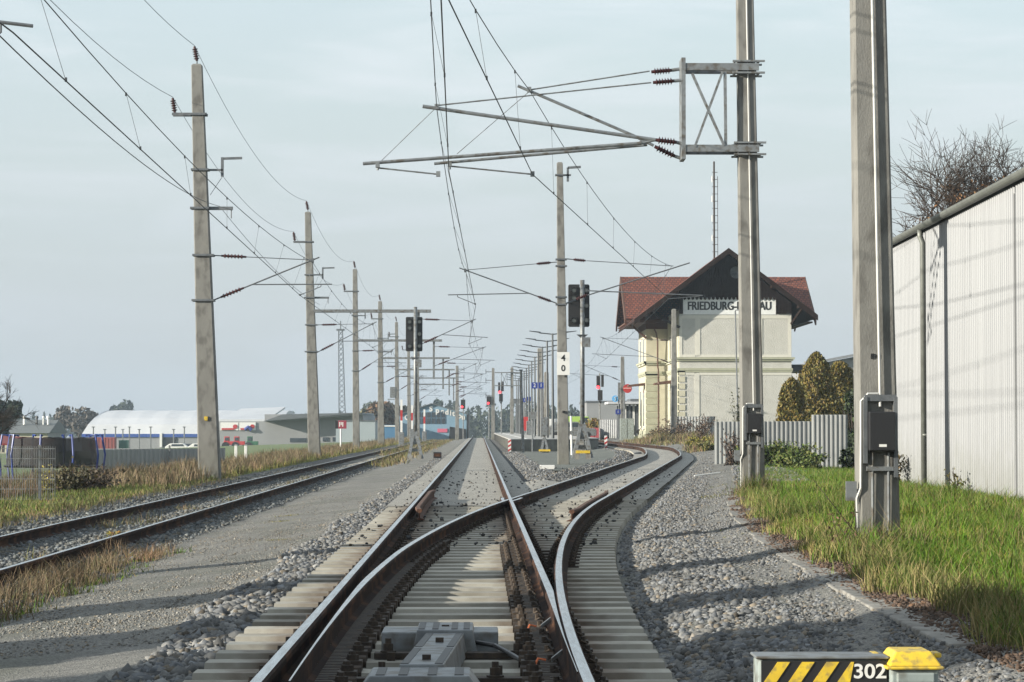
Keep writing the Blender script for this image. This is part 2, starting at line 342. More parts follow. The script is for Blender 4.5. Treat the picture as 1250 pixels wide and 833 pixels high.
# straight blade + main right rail
pth = ylist(12.0, 345); pts = []; ed = []
for y in pth:
    wv = min(.072, max(.006, div(y)-.002)); pts.append((.7165+.036, y, -.0015)); ed.append((-.036, -.036+wv))
sweep('switch_blade', pts, tm, edges=ed)
pth = ylist(11.6, 345); pts = []; ed = []
for y in pth:
    gap = .15*max(0, 1-(y-8)/16)**1.0; wv = min(.072, max(.010, div(y)*.6+.012)); x = -G+div(y)+gap
    pts.append((x, y, -.003+rise(y))); ed.append((.036-wv, .036))
sweep('curved_switch_blade', pts, tm, edges=ed)
# check rails beside the crossing, flared ends
for s, fx, a, b in ((1, lambda y: -G, 35.5, 46.5), (-1, lambda y: G+div(y), 35, 46)):
    ys_ = ylist(a, b); pts = []
    for y in ys_:
        fl = .05*max(0, 1-min(y-a, b-y)/1.0); pts.append((fx(y)+s*(.118+fl), y, .02))
    o = sweep('check_rail', pts, tm, mats=[M_rustb, M_rustb]); o['label'] = 'short rusty check rail with flared ends'
# wing rails of the crossing
for s in (-1, 1):
    pts = []
    for y in ylist(38.2, 42.2):
        if s < 0: x = min(G-.0, -G+div(y))-.115 if y > 40.3 else -G+div(y)
        else: x = max(G, -G+div(y))+.115 if y > 40.3 else G
        pts.append((x, y, -.006))
    sweep('wing_rail', pts, tm)
# heating / locking racks along the blades (toothed bar in the photo)
for fx, a, b, s in ((lambda y: -G+div(y)+.15*max(0, 1-(y-8)/16), 12, 29, 1), (lambda y: G, 12, 22, -1)):
    mb = MB()
    y = a
    while y < b:
        x = fx(y)+s*.125; mb.box(x-.045, x+.045, y, y+.05, -.155, -.115); y += .09
    mb.build('slide_rack', M_fast, tm)
for k_, y in enumerate(SL_Y):
    if y > 27: break
    d = div(y); gp = .15*max(0, 1-(y-8)/16)
    for x0_, s_ in ((-G, 1), (G+d, -1)):
        mb = MB()
        xe_ = (-G+d+gp if s_ > 0 else G)+s_*.12
        a_, b_ = sorted((x0_-s_*.02, xe_)); mb.box(a_, b_, y-.075, y+.075, -.166, -.150)
        mb.box(xe_+s_*.10-.05, xe_+s_*.10+.05, y-.06, y+.06, -.166, -.11); mb.lathe((xe_+s_*.10, y, -.11), (xe_+s_*.10, y, 0), [(0,.032),(.03,.032),(.031,.018),(.05,.016)], 6); mb.tube([(xe_+s_*.02,y+.25,-.14),(xe_+s_*.16,y+.25,-.14)], .035, 8); mb.box(xe_+s_*.0-.02, xe_+s_*.0+.02, y+.12, y+.36, -.16, -.12)
        mb.build('slide_chair', M_fast, tm)
first = None; rest = MB(); fa_rest = MB(); n = 0; nf = 0
for i, y in enumerate(SL_Y):
    d = div(y); top = -.168; x0, x1 = -1.3, 1.3+(d if y < 62 else 0); segs = [(x0, x1)]
    if y >= 62: segs.append((d-1.3, d+1.3))
    for a, b in segs:
        if n < 96:
            mb = MB(); sleeper_geo(mb, a, b, y, top); mb.build('sleeper', M_sleep, tm); n += 1
        elif y < 160: sleeper_geo(rest, a, b, y, top-.012+(rise(y) if a > 0 else 0))
    if y < 46:
        for x in ([-G, G] + ([-G+d, G+d] if d > .25 else [])):
            if y < 28: 
                if nf < 90:
                    mb = MB(); fast_geo(mb, x, y, top+.001); mb.build('rail_fastening', M_fast, tm); nf += 1
            else: fast_geo(fa_rest, x, y, top+.001)
tag(rest.build('sleepers', M_sleep, tm), kind='stuff'); tag(fa_rest.build('rail_fastenings', M_fast, tm), kind='stuff')
# --- point machine between the rails
pm = thing('point_machine', 'grey steel point machine cover with striped gangway lid between the rails', 'point machine', (0,13.5,-.17))
xa, xb = XW(468, 15), XW(608, 15)
MB().box(xa, xb, 14.75, 15.15, -.165, -.035).build('casing', M_galv, pm, bev=.008)
mb = MB(); xc = XW(544, 14.9); mb.poly([(xc-.19,-.165),(xc+.19,-.165),(xc+.16,-.012),(xc-.16,-.012)], 'y', 14.62, 15.20); mb.build('end_housing', M_galv, pm, bev=.006)
xd = XW(516, 12.9)
pts = [(14.62, xc), (12.9, xd)]
mb = MB(); mb.hexa([(xd-.13,12.7,-.16),(xd+.13,12.7,-.16),(xc+.13,14.62,-.16),(xc-.13,14.62,-.16),(xd-.11,12.7,-.03),(xd+.11,12.7,-.03),(xc+.11,14.62,-.03),(xc-.11,14.62,-.03)])
mb.build('drive_cover', M_galv, pm, bev=.006)
mb = MB(); mb.poly([(xd-.32,-.16),(xd+.32,-.16),(xd+.24,-.045),(xd-.24,-.045)], 'y', 12.25, 12.7); mb.build('near_housing', M_galv, pm, bev=.006)
mb = MB()
for s in (-1, 1):
    for t0, t1 in ((0,.48),(.52,1)):
        def P(t, o_, z): return (xc+(xd-xc)*t+o_, 14.60+(12.72-14.60)*t, z)
        a0 = s*.085; mb.hexa([P(t1,a0-.02,-.034),P(t1,a0+.02,-.034),P(t0,a0+.02,-.034),P(t0,a0-.02,-.034),P(t1,a0-.02,-.027),P(t1,a0+.02,-.027),P(t0,a0+.02,-.027),P(t0,a0-.02,-.027)])
for k in (-.135,-.055,.055,.125): mb.box(xc+k-.018, xc+k+.018, 14.66, 15.16, -.014, -.008)
for k in (-.19,-.08,.06,.19): mb.box(xd+k-.022, xd+k+.022, 12.28, 12.66, -.047, -.041)
mb.build('anti_slip_strips', M_black, pm)
mb = MB()
for x, y in ((xc, 14.9),(xc-.02,14.0),(xd+.02,12.95),(xc-.30,14.4),(xd-.25,13.3),(xc+.30,13.6)):
    MB().box(x-.022, x+.022, y-.02, y+.02, -.17 if abs(x-xc) > .2 else -.03, -.12 if abs(x-xc) > .2 else -.005).build('hinge', M_fast, pm)
for bx in ((xa-.03, G-.1, 14.45, 14.56, -.162, -.13),(-.55, G-.1, 13.0, 13.1, -.162, -.13)): MB().box(*bx).build('drive_rod', M_fast, pm)
for x in (xc-.32, xc-.30, xc+.28, xc+.42):
    yy = 14.5 if x in (xc-.32, xc+.42) else 13.05
    mb = MB(); mb.lathe((x,yy,-.15),(x,yy,0), [(0,.045),(.03,.045),(.031,.028),(.07,.028),(.071,.018),(.10,.018)], 8); mb.build('bolt', M_fast, pm)
mb = MB(); mb.tube([(xb-.13,14.7,-.09),(xb-.02,14.6,-.10),(xb+.08,14.3,-.13),(xb+.16,14.0,-.155)], .014, 8); mb.build('cable', M_blk2, pm)
# detector brackets with orange cable at right blade
for y in (13.6, 15.9):
    t = thing('blade_detector', ('near' if y < 14 else 'far')+' small grey blade clamp with orange cable on the right switch blade', 'rail clamp', (.62, y, -.1), 'clamps on the switch blade')
    mb = MB(); mb.hexa([(.64,y-.05,-.10),(.70,y-.02,-.06),(.70,y+.03,-.06),(.64,y,-.10),(.64,y-.05,-.08),(.70,y-.02,-.035),(.70,y+.03,-.035),(.64,y,-.08)]); mb.build('clamp', M_galv, t)
    MB().tube([(.61,y-.02,-.09),(.57,y-.04,-.08),(.55,y-.05,-.12),(.54,y-.06,-.16)], .007, 6).build('orange_cable', mat('orange_cable', (.6,.16,.06)), t)
# --- left track
tl = thing('railway_track', 'old single track with dark rails, weeds and loose ballast on the left side', 'railway track', (LX,10,LZ))
for s in (-1, 1): sweep('rail', [(LX+s*G, y, LZ+fall(y)) for y in ylist(-8, 345)], tl)
rest = MB(); n = 0
for i in range(250):
    y = 18+.65*i; mb = MB() if n < 98 else rest; sleeper_geo(mb, LX-1.3, LX+1.3, y, LZ-.165, .26)
    if n < 98: mb.build('sleeper', M_sleep, tl); n += 1
tag(rest.build('sleepers', M_sleep, tl), kind='stuff')
# ------------------------------------------------------------------ scatter
def in_view(x, y, m=1.2): 
    px = 586+(x-CX)*F/max(y, 1); mm = m*F/max(y, 1); return (px > -mm) & (px < 1250+mm)
ICO = None
def ico():
    bm = bmesh.new(); bmesh.ops.create_icosphere(bm, subdivisions=1, radius=1); V = np.array([v.co[:] for v in bm.verts]); Fc = np.array([[v.index for v in f.verts] for f in bm.faces]); bm.free(); return V, Fc
IV, IF = ico()
def stones(name, pts, smin, smax, label_kind='stuff', tints=None, sink=.35):
    n = len(pts); pts = np.asarray(pts)
    s = smin*.8+(smax*1.15-smin*.8)*rng.random(n)**2.2; sc = rng.uniform(.6, 1.25, (n, 3))*s[:, None]; sc[:, 2] *= .75
    jit = 1+rng.uniform(-.5, .5, (n, len(IV)))
    v = IV[None]*jit[..., None]*sc[:, None, :]
    a = rng.uniform(0, 2*np.pi, n); c, s_ = np.cos(a)[:, None], np.sin(a)[:, None]
    tl_ = rng.uniform(-.5, .5, n); ct, st = np.cos(tl_)[:, None], np.sin(tl_)[:, None]
    x, y, z = v[..., 0], v[..., 1]*ct-v[..., 2]*st, v[..., 1]*st+v[..., 2]*ct
    P = np.stack([x*c-y*s_, x*s_+y*c, z], -1)+pts[:, None, :]; P[..., 2] += (sc[:, 2]*sink)[:, None]
    Fc = (IF[None]+np.arange(n)[:, None, None]*len(IV)).reshape(-1, 3)
    g = rng.normal(.95, .3, n).clip(.4, 2.0)[:, None]*np.ones((1, 3)); w = rng.random(n) < .13; g[w] *= np.array([1.15, .98, .78]); b = rng.random(n) < .3; g[b] *= np.array([.92, .97, 1.06])
    if tints is not None: g = g*np.asarray(tints)
    o = npmesh(name, P, Fc, M_stone, np.repeat(g, len(IV), 0)); o['kind'] = 'stuff'; return o
def spread(xl, xr, segs, off=0.0, cond=None):
    out = []
    for y0, y1, dens in segs:
        n = int(dens*(y1-y0)*max(.1, (xr((y0+y1)/2)-xl((y0+y1)/2))))
        y = rng.uniform(y0, y1, n); t = rng.random(n)
        for yy, tt in zip(y, t):
            x = xl(yy)+(xr(yy)-xl(yy))*tt
            if in_view(x, yy) and (cond is None or cond(x, yy)): out.append((x, yy, Zg(x, yy)+off))
    return out
stones('ballast_gravel', spread(lambda y: -1.85-.1*math.sin(y*.7), lambda y: -1.33, [(11,22,700),(22,40,520),(40,75,260),(75,130,90)]), .018, .042)
stones('ballast_gravel', spread(lambda y: div(y)+1.34, lambda y: div(y)+2.3, [(11,20,1100),(20,32,900),(32,50,600),(50,75,300),(75,120,90)]), .011, .030)
stones('gravel', spread(lambda y: div(y)+2.2, lambda y: div(y)+2.78, [(11,20,1500),(20,32,1300),(32,50,700),(50,75,200)]), .007, .019)
stones('gravel', spread(lambda y: div(y)+2.9, lambda y: div(y)+4.5, [(52,80,160),(80,125,60)]), .02, .045)
stones('ballast_gravel', spread(lambda y: -7.3, lambda y: -3.95, [(19,34,330),(34,60,220),(60,110,70)], 0), .016, .038, tints=(.8,.84,.84))
stones('ballast_gravel', spread(lambda y: -1.28, lambda y: 1.28+div(y), [(10.5,20,60),(20,43,50)], .0), .018, .035)
stones('gravel', spread(lambda y: -1.2, lambda y: 1.2+max(0, min(div(y), 6)), [(28,47,7),(47,80,3)], .092), .014, .03, tints=(.5,.5,.5))
stones('gravel', spread(lambda y: -4.0, lambda y: -1.5, [(17,26,900),(26,40,500),(40,60,150)], .0), .006, .012, tints=(1.25,1.2,1.1))
stones('ballast_gravel', spread(lambda y: 1.5, lambda y: max(1.7, min(2.4, div(y)-1.45)), [(50,90,200),(90,140,80)], .0), .02, .045)
stones('ballast_gravel', spread(lambda y: max(2.4, div(y)-2.2), lambda y: div(y)-1.4, [(60,100,100),(100,150,50)], .0), .025, .05)
# ------------------------------------------------------------------ grass
def blades(name, pts, h0, h1, w, cols, lean=.45, parent=None, seg=2):
    pts = np.asarray(pts); n = len(pts)
    if n == 0: return
    X_, Y_ = pts[:, 0], pts[:, 1]; pf = np.sin(X_*1.9+1.3*np.sin(Y_*.7))*np.sin(Y_*.55+X_*.6)+.5*np.sin(X_*4.3+Y_*2.1)*np.sin(Y_*1.7); pf = pf.clip(-1.2, 1.2)
    h = rng.uniform(h0, h1, n)*rng.uniform(.6, 1.1, n)*(1+.35*pf); a = rng.uniform(0, 2*np.pi, n); b = rng.uniform(0, 2*np.pi, n); ln = rng.uniform(.05, lean, n)*h
    ww = w*rng.uniform(.6, 1.3, n)
    wx, wy = np.cos(a)*ww/2, np.sin(a)*ww/2; lx, ly = np.cos(b)*ln, np.sin(b)*ln
    X, Y, Z = pts[:, 0], pts[:, 1], pts[:, 2]
    def lv(t, k): 
        return [np.stack([X+lx*t*t-wx*k, Y+ly*t*t-wy*k, Z+h*t*(1-.15*t)], -1), np.stack([X+lx*t*t+wx*k, Y+ly*t*t+wy*k, Z+h*t*(1-.15*t)], -1)]
    L = lv(0, 1)+lv(.55, .8)+lv(1, .12)
    V = np.stack(L, 1); idx = np.arange(n)[:, None]*6
    Fc = np.concatenate([idx+np.array([0,1,3,2]), idx+np.array([2,3,5,4])], 0)
    cols = np.asarray(cols); c = cols[rng.integers(0, len(cols), n)]*rng.uniform(.7, 1.3, n)[:, None]*(1-.18*pf)[:, None]*np.where((pf < -.45)[:, None], np.array([[1.12,1.0,1.0]]), 1.0)
    return npmesh(name, V, Fc, M_grass, np.repeat(c, 6, 0), parent)
GREEN = [(.075,.17,.008),(.10,.20,.010),(.13,.20,.018),(.05,.11,.008),(.17,.17,.035)]
DRY = [(.20,.145,.085),(.15,.105,.06),(.27,.21,.13),(.12,.09,.05),(.11,.115,.045)]
OLIVE = [(.16,.17,.05),(.22,.19,.07),(.12,.14,.04)]
lawn = spread(lambda y: div(y)+3.12+.1*math.sin(y*1.3)+.06*math.sin(y*3.1), lambda y: min(12.6, div(y)+9.5), [(12,20,900),(20,30,850),(30,45,480),(45,62,260),(62,90,160)], -.01, lambda x, y: x < 8.9+.0*y or y > 52)
tag(blades('grass', lawn, .06, .165, .007, GREEN, .9), kind='stuff')
stalk = spread(lambda y: div(y)+3.3, lambda y: min(12, div(y)+8), [(12,24,14),(24,60,7)], -.01, lambda x, y: x < 8.3)
tag(blades('grass', stalk, .22, .5, .004, [(.26,.20,.11),(.20,.15,.08),(.16,.15,.06)], .9), kind='stuff')
edge = spread(lambda y: div(y)+3.02+.1*math.sin(y*1.3)+.06*math.sin(y*3.1), lambda y: div(y)+3.5, [(12,24,700),(24,45,400)], -.01)
tag(blades('grass', edge, .08, .24, .007, OLIVE+[(.30,.24,.11)], .7), kind='stuff')
def tufts(centers, r, n):
    out = []
    for cx, cy in centers:
        k = int(n*random.uniform(.5, 1.5)); q = rng.normal(0, r, (k, 2)); out += [(cx+a, cy+b, Zg(cx+a, cy+b)-.01) for a, b in q]
    return out
tc = [(random.uniform(3.2, 8.5), random.uniform(16, 45)) for _ in range(150)]
tag(blades('grass', tufts([(x+div(y), y) for x, y in tc if x+div(y) < 8.4], .16, 110), .12, .32, .008, GREEN+OLIVE, .8), kind='stuff')
# left verge
lv = spread(lambda y: -13, lambda y: -7.5, [(30,50,230),(50,80,160),(80,130,60)], -.01)
tag(blades('grass', lv, .06, .2, .012, [(.09,.15,.02),(.07,.12,.015),(.11,.16,.02)]+OLIVE+DRY[1:2], .7), kind='stuff')
lv = spread(lambda y: -7.9, lambda y: -7.2, [(25,50,160),(50,80,90)], -.01)
tag(blades('grass', lv, .05, .18, .012, DRY+OLIVE, .6), kind='stuff')
dry = spread(lambda y: -10.8, lambda y: -7.7, [(66,80,110),(80,130,150),(130,200,90),(200,340,40)], -.01)
tag(blades('dry_grass', dry, .2, .62, .018, DRY+[(.26,.19,.12)], .5), kind='stuff')
dry = spread(lambda y: -12.6, lambda y: -10.3, [(57,80,200)], -.01)
tag(blades('dry_grass', dry, .25, .7, .014, [(.15,.10,.06),(.11,.08,.045),(.20,.14,.08),(.10,.10,.04)], .5), kind='stuff')
gy = spread(lambda y: -9.6, lambda y: -7.5, [(80,200,30),(200,340,12)], -.01)
tag(blades('grass', gy, .2, .45, .02, [(.16,.17,.04),(.2,.19,.05)], .5), kind='stuff')
tc = [(random.uniform(-4.35,-3.75), y) for y in np.arange(18.5, 33, .22)]
tag(blades('dry_grass', tufts(tc, .12, 75), .08, .32, .006, DRY+[(.22,.15,.09)], .9), kind='stuff')
tc = [(random.uniform(-4.1,-3.5), y) for y in np.arange(19, 33, .8)]
tag(blades('grass', tufts(tc, .10, 60), .03, .12, .010, OLIVE+GREEN, .8), kind='stuff')
tc = [(LX+random.uniform(-.5,.6), y) for y in (23.5,25,26.5,29,31,37,41,42,43,50,56,60,72,80,95)]
tag(blades('grass', tufts(tc, .14, 120), .06, .25, .008, OLIVE+DRY, .8), kind='stuff')
tc = [(random.uniform(-4.3,-3.6), y) for y in np.arange(105, 330, 1.6)]+[(random.uniform(-6.2,-4.6), y) for y in np.arange(150, 330, 1.6)]
tag(blades('dry_grass', tufts(tc, .35, 50), .10, .38, .03, DRY+OLIVE, .8), kind='stuff')
tc = [(random.uniform(-3.4,-2.4), y) for y in (34, 42, 45)]+[(div(y)+u, y) for u, y in ((2.4,45),(2.6,44),(2.2,35),(2.7,28),(2.5,30),(2.6,52),(2.8,47))]
tag(blades('weeds', tufts(tc, .12, 90), .02, .07, .010, OLIVE, 1.5), kind='stuff')
# moss / leaf litter strip beside the duct
stones('fallen_leaves', spread(lambda y: div(y)+2.80, lambda y: div(y)+3.22, [(12,26,1500),(26,48,800)], .004), .006, .018, tints=(.62,.40,.28))
# ------------------------------------------------------------------ concrete cable duct
cd = thing('cable_duct', 'row of pale flat concrete duct slabs along the edge of the lawn', 'cable duct', (2.9,14,0))
y = 9.0; k = 0
while y < 47:
    x = div(y+.45)+2.82; mb = MB(); j = random.uniform(-.02, .02); t = random.uniform(-.010, .012)
    z = Zg(x, y)+.016; mb.hexa([(x-.10+j,y,z-.1),(x+.10+j,y,z-.1),(x+.10+div(y+.9)-div(y),y+.87,z-.1),(x-.10+div(y+.9)-div(y),y+.87,z-.1),(x-.10+j,y,z+t),(x+.10+j,y,z-t),(x+.10+div(y+.9)-div(y),y+.87,z-t),(x-.10+div(y+.9)-div(y),y+.87,z+t)])
    if random.random() < .3: y += .9; continue
    mb.build('duct_lid', M_conc2, cd, bev=.01); y += .9
# ------------------------------------------------------------------ catenary masts
def pole(root, x, y, zb, h, wb, wt, lean=0, m=None, dk=.8):
    mb = MB(); c = .07
    def ring(z, w, dx):
        a = w/2; b = a*(1-c*1.6); d = a*dk; e = d*(1-c*1.6)
        return [(x+dx-a,y-e,z),(x+dx-b,y-d,z),(x+dx+b,y-d,z),(x+dx+a,y-e,z),(x+dx+a,y+e,z),(x+dx+b,y+d,z),(x+dx-b,y+d,z),(x+dx-a,y+e,z)]
    N = 7; vs = []
    for i in range(N): t = i/(N-1); vs += ring(zb+h*t, wb+(wt-wb)*t, lean*t)
    vs += ring(zb+h+.05, wt*.7, lean)
    fs = [(i*8+k, i*8+(k+1)%8, (i+1)*8+(k+1)%8, (i+1)*8+k) for i in range(N) for k in range(8)]+[tuple(range(8))[::-1], tuple(range(N*8, N*8+8))]
    mb.add(vs, fs); return mb.build('pole', m or M_conc, root)
def insul(name_parent, a, b, r=.07, nn=6):
    a = Vector(a); b = Vector(b); L = (b-a).length; pr = [(0, r*.45)]; 
    for i in range(nn):
        t = L*(.1+.8*i/nn); w = L*.8/nn; pr += [(t, r*.5), (t+w*.35, r), (t+w*.5, r), (t+w*.62, r*.5)]
    pr += [(L, r*.45)]
    mb = MB(); mb.lathe(a, b, pr, 10); return mb.build('insulator', M_insul, name_parent, smooth=False)
def clampring(mb, x, y, z, w, h=.06):
    a = w/2+.02; d = w*.4+.02; t = .03
    mb.box(x-a-t, x+a+t, y-d-t, y-d, z-h/2, z+h/2); mb.box(x-a-t, x+a+t, y+d, y+d+t, z-h/2, z+h/2)
    mb.box(x-a-t, x-a, y-d, y+d, z-h/2, z+h/2); mb.box(x+a, x+a+t, y-d, y+d, z-h/2, z+h/2)
def cantilever(root, xf, y, zt, zl, mess, con, label=None, ins=.75, r=.024, off=.35, tz=.34):
    s = 1 if mess[0] > xf else -1; mb = MB()
    A = Vector((xf, y, zt)); B = Vector((xf, y, zl)); Mp = Vector((mess[0], y, mess[1]+.06))
    def along(p, q, t): d = (q-p).normalized(); return p+d*t
    a0, a1 = along(A, Mp, .25), along(A, Mp, .25+ins); b0, b1 = along(B, Mp, .25), along(B, Mp, .25+ins)
    E = Mp+(Mp-B).normalized()*.22
    mb.tube([A, a0], r*.8); mb.tube([a1, Mp], r*.6); mb.tube([B, b0], r); mb.tube([b1, E], r)
    Rt = b1+(Mp-b1)*.12; cz = con[1]; Ex = con[0]+s*(off+.6); Re = Vector((Ex, y, cz+tz))
    mb.tube([Rt, Re], r*.85)
    sx = con[0]+s*.62 ; P = Vector((sx, y, cz+tz-.07)); mb.tube([Rt+(Re-Rt)*((sx-Rt.x)/(Ex-Rt.x)), P], .014); mb.tube([P, (con[0], y, cz+.02)], r*.6)
    mb.box(con[0]-.03, con[0]+.03, y-.03, y+.03, cz-.01, cz+.05); mb.box(Mp.x-.04, Mp.x+.04, y-.04, y+.04, Mp.z-.08, Mp.z+.05)
    mb.tube([Mp, Rt+(Re-Rt)*.7], .005, 4)
    o = mb.build('cantilever', M_dgalv, root)
    if label: o['label'] = label
    insul(o, a0, a1); insul(o, b0, b1); return o
def catenary(name, label, S, dropr=7.0, sagk=.55, group='overhead line wires'):
    # S: list of (y, cx, cz, mx, mz)
    t = thing(name, label, 'overhead line', (S[0][1], S[0][0], S[0][2]), group)
    c = MB(); mm = MB(); c.tube([(p[1], p[0], p[2]) for p in S], .0085, 6)
    pts = []; dr = []
    for a, b in zip(S, S[1:]):
        L = b[0]-a[0]; n = 14; sag = max(.1, min(a[4]-a[2], b[4]-b[2])-sagk)
        f = lambda t_: Vector((a[3]+(b[3]-a[3])*t_, a[0]+L*t_, a[4]+(b[4]-a[4])*t_-sag*4*t_*(1-t_)))
        g = lambda t_: Vector((a[1]+(b[1]-a[1])*t_, a[0]+L*t_, a[2]+(b[2]-a[2])*t_))
        pts += [f(i/n) for i in range(n)]
        k = max(1, int(L/dropr))
        for i in range(k): tt = (i+.5)/k; dr.append((f(tt), g(tt)))
    e = S[-1]; pts.append(Vector((e[3], e[0], e[4]))); mm.tube(pts, .0075, 6)
    c.build('contact_wire', M_wire, t); mm.build('messenger_wire', M_wire, t)
    for p, q in dr[:60]:
        if not -2 < p.y < 260: continue
        d = MB(); d.tube([p, q], .0032, 4); d.box(q.x-.012, q.x+.012, q.y-.02, q.y+.02, q.z-.01, q.z+.04); d.box(p.x-.012, p.x+.012, p.y-.02, p.y+.02, p.z-.04, p.z+.01); d.build('dropper', M_wire, t)
    return t
LM = [26, 76, 128, 171, 214, 256, 299, 342]
lw = {26: (.66,.34,13.0), 76: (.66,.32,12.4), 128: (.64,.30,12.4), 171: (.48,.30,12.2), 214: (.58,.32,12.2)}
order = {26:'out beyond the left edge, first', 76:'largest in view, beside the old track', 128:'second one in view beside the old track', 171:'slimmer, third in view beside the old track', 214:'fourth in view beside the old track',256:'fifth in view, carrying a small grey box', 299:'sixth in view, behind the left signal', 342:'seventh and farthest in view, beside the old track'}
mainS = [(-12, .15, 5.5, .15, 6.9)]; leftS = [(-22,-5.6,5.2,-5.6,6.5)]
mainS.append((43.5, W(548,210,43.5).x, 5.55, W(533,131,43.5).x, W(533,131,43.5).z)); mainS.append((89, .1, 5.42, W(569,332,89).x, W(569,332,89).z))
top_w = []; side_w = []
for i, y in enumerate(LM):
    wb, wt, h = lw.get(y, (.48,.3,12.2)); lean = -.45 if y == 76 else (-.38 if y == 128 else -.12); X = -8.05 if y != 76 else XW(257, 76)
    zb = Zg(X, y)-.4; h += .4+ (fall(y) and 0)
    t = thing('catenary_mast', 'concrete mast in the left row, '+order[y], 'mast', (X, y, zb), 'left row of overhead line masts')
    pole(t, X, y, zb, h, wb, wt, lean); ztop = zb+h; xt = X+lean
    # top insulator for the feeder
    p0 = Vector((xt, y, ztop+.03)); MB().tube([p0, p0+Vector((0,0,.15))], .02).build('pin', M_dgalv, t)
    insul(t, p0+Vector((0,0,.12)), p0+Vector((-.08,0,.55)), .09, 5); top_w.append(p0+Vector((-.08,0,.58)))
    xb = X+lean*.88; zz = zb+h*.885; s0 = wt/2
    mb = MB(); mb.box(xb-s0-.62, xb+s0+.1, y-.17, y-.13, zz-.04, zz+.04); mb.box(xb-s0-.62, xb+s0+.1, y+.13, y+.17, zz-.04, zz+.04); clampring(mb, xb, y, zz, wt+.04); mb.build('bracket', M_dgalv, t)
    insul(t, (xb-s0-.55, y, zz+.06), (xb-s0-.62, y, zz+.5), .09, 5); side_w.append(Vector((xb-s0-.62, y, zz+.53)))
    # switch lever hook and hanging bracket on track side
    zz = zb+h*.755; xb = X+lean*.75; mb = MB(); clampring(mb, xb, y, zz, wt+.1); mb.box(xb+.2, xb+.68, y-.04, y+.04, zz-.03, zz+.03); mb.box(xb+.62, xb+.70, y-.04, y+.04, zz-.2, zz+.38); mb.bar((xb+.62,y,zz+.34),(xb+1.25,y,zz+.36), .07); mb.tube([(xb+.66,y,zz-.2),(xb+.3,y,zz-.75)], .008, 4)
    if y in (76, 128, 171, 214): mb.build('hook_bracket', M_dgalv, t)
    zz = zb+h*.665; mb = MB(); clampring(mb, xb, y, zz, wt+.14); mb.box(xb+.2, xb+.98, y-.05, y+.05, zz-.05, zz+.05); mb.tube([(xb+.93,y,zz),(xb+.93,y,zz-.3)], .02, 5)
    if y in (76, 128, 214): mb.build('end_bracket', M_dgalv, t)
    if y == 26: con = (XW(13,26), 5.2); me_ = (-4.9, 6.35)
    elif y == 76: con = (XW(366,76), W(366,361,76).z); me_ = (XW(381,76), W(383,320,76).z)
    else: con = (LX+.25*(-1)**i, 5.2+fall(y)); me_ = (con[0], 6.35+fall(y))
    xf = X+lean*.5+wb*.42
    if y == 76: cantilever(t, xf, y, W(262,312,76).z, W(262,367,76).z, me_, con)
    elif y == 26: 
        cantilever(t, xf, y, 6.5, 5.0, me_, (con[0]-.75, con[1]-.02), tz=.09)
    else: cantilever(t, xf, y, 6.35+fall(y), 4.95+fall(y), me_, con)
    leftS.append((y, con[0], con[1], me_[0], me_[1]))
    mb = MB(); clampring(mb, xf-wb*.42, y, 6.35 if y != 76 else W(262,312,76).z, wb*.8); clampring(mb, xf-wb*.42, y, 5.0 if y != 76 else W(262,367,76).z, wb*.85); mb.build('clamps', M_dgalv, t)
    if y >= 128:
        bz = (W(458,380,128).z if y == 128 else 7.05)+fall(y); xe = XW(526,128) if y == 128 else -2.3; xd_ = -2.85
        mb = MB(); mb.box(X-.1, xe, y-.30, y-.22, bz-.07, bz+.07); mb.box(X-.1, xe, y+.22, y+.30, bz-.07, bz+.07)
        for xx in np.arange(X+.6, xe, 1.2): mb.box(xx-.03, xx+.03, y-.22, y+.22, bz-.03, bz+.03)
        mb.build('cross_beam', M_galv, t)
        mb = MB(); mb.box(xd_-.07, xd_+.07, y-.07, y+.07, bz-2.6, bz-.05); mb.build('drop_post', M_galv, t)
        c = (-.3*(-1)**i, 5.38+fall(y)); m_ = (c[0]+.15, 6.5+fall(y))
        cantilever(t, xd_+.07, y, bz-.4, bz-1.7, m_, c); mainS.append((y, c[0], c[1], m_[0], m_[1]))
    if y == 256:
        mb = MB(); mb.box(X-.75, X-.2, y-.2, y+.2, 4.2, 5.3); mb.box(X-1, X, y-.05, y+.05, 4.02, 4.1); mb.bar((X-.9,y,4.0),(X,y,2.6),.06); mb.build('equipment_box', M_galv, t)
    if y == 76:
        MB().box(W(252.5,511,76).x-.05, W(252.5,511,76).x+.05, y-wb*.4-.02, y-wb*.4+.05, W(252,511,76).z-.06, W(252,511,76).z+.06).build('yellow_mark', M_yel, t)
def wire(name, label, P, sag, r=.008):
    mb = MB(); pts = []
    for a, b in zip(P, P[1:]):
        n = 16
        pts += [a+(b-a)*(i/n)-Vector((0,0,sag*4*(i/n)*(1-i/n))) for i in range(n)]
    pts.append(P[-1]); mb.tube(pts, r, 6); return tag(mb.build(name, M_wire), label, 'wire', 'feeder wires')
pre = Vector((0,-50,0))
wire('feeder_wire', 'uppermost dark wire running over the tips of the left mast row', [top_w[0]+pre]+top_w, 1.0)
wire('feeder_wire', 'second dark wire held by the short side brackets of the left mast row', [side_w[0]+pre]+side_w, 1.0)
e1 = W(268,252,76); wire('return_wire', 'dark wire slung from the bracket end of the largest left mast', [W(-30,15,26), e1, W(390,372,128)], .35)
catenary('overhead_line', 'overhead line above the old left track, carried by the left mast row', leftS)
catenary('overhead_line', 'overhead line straight above the middle track', mainS)
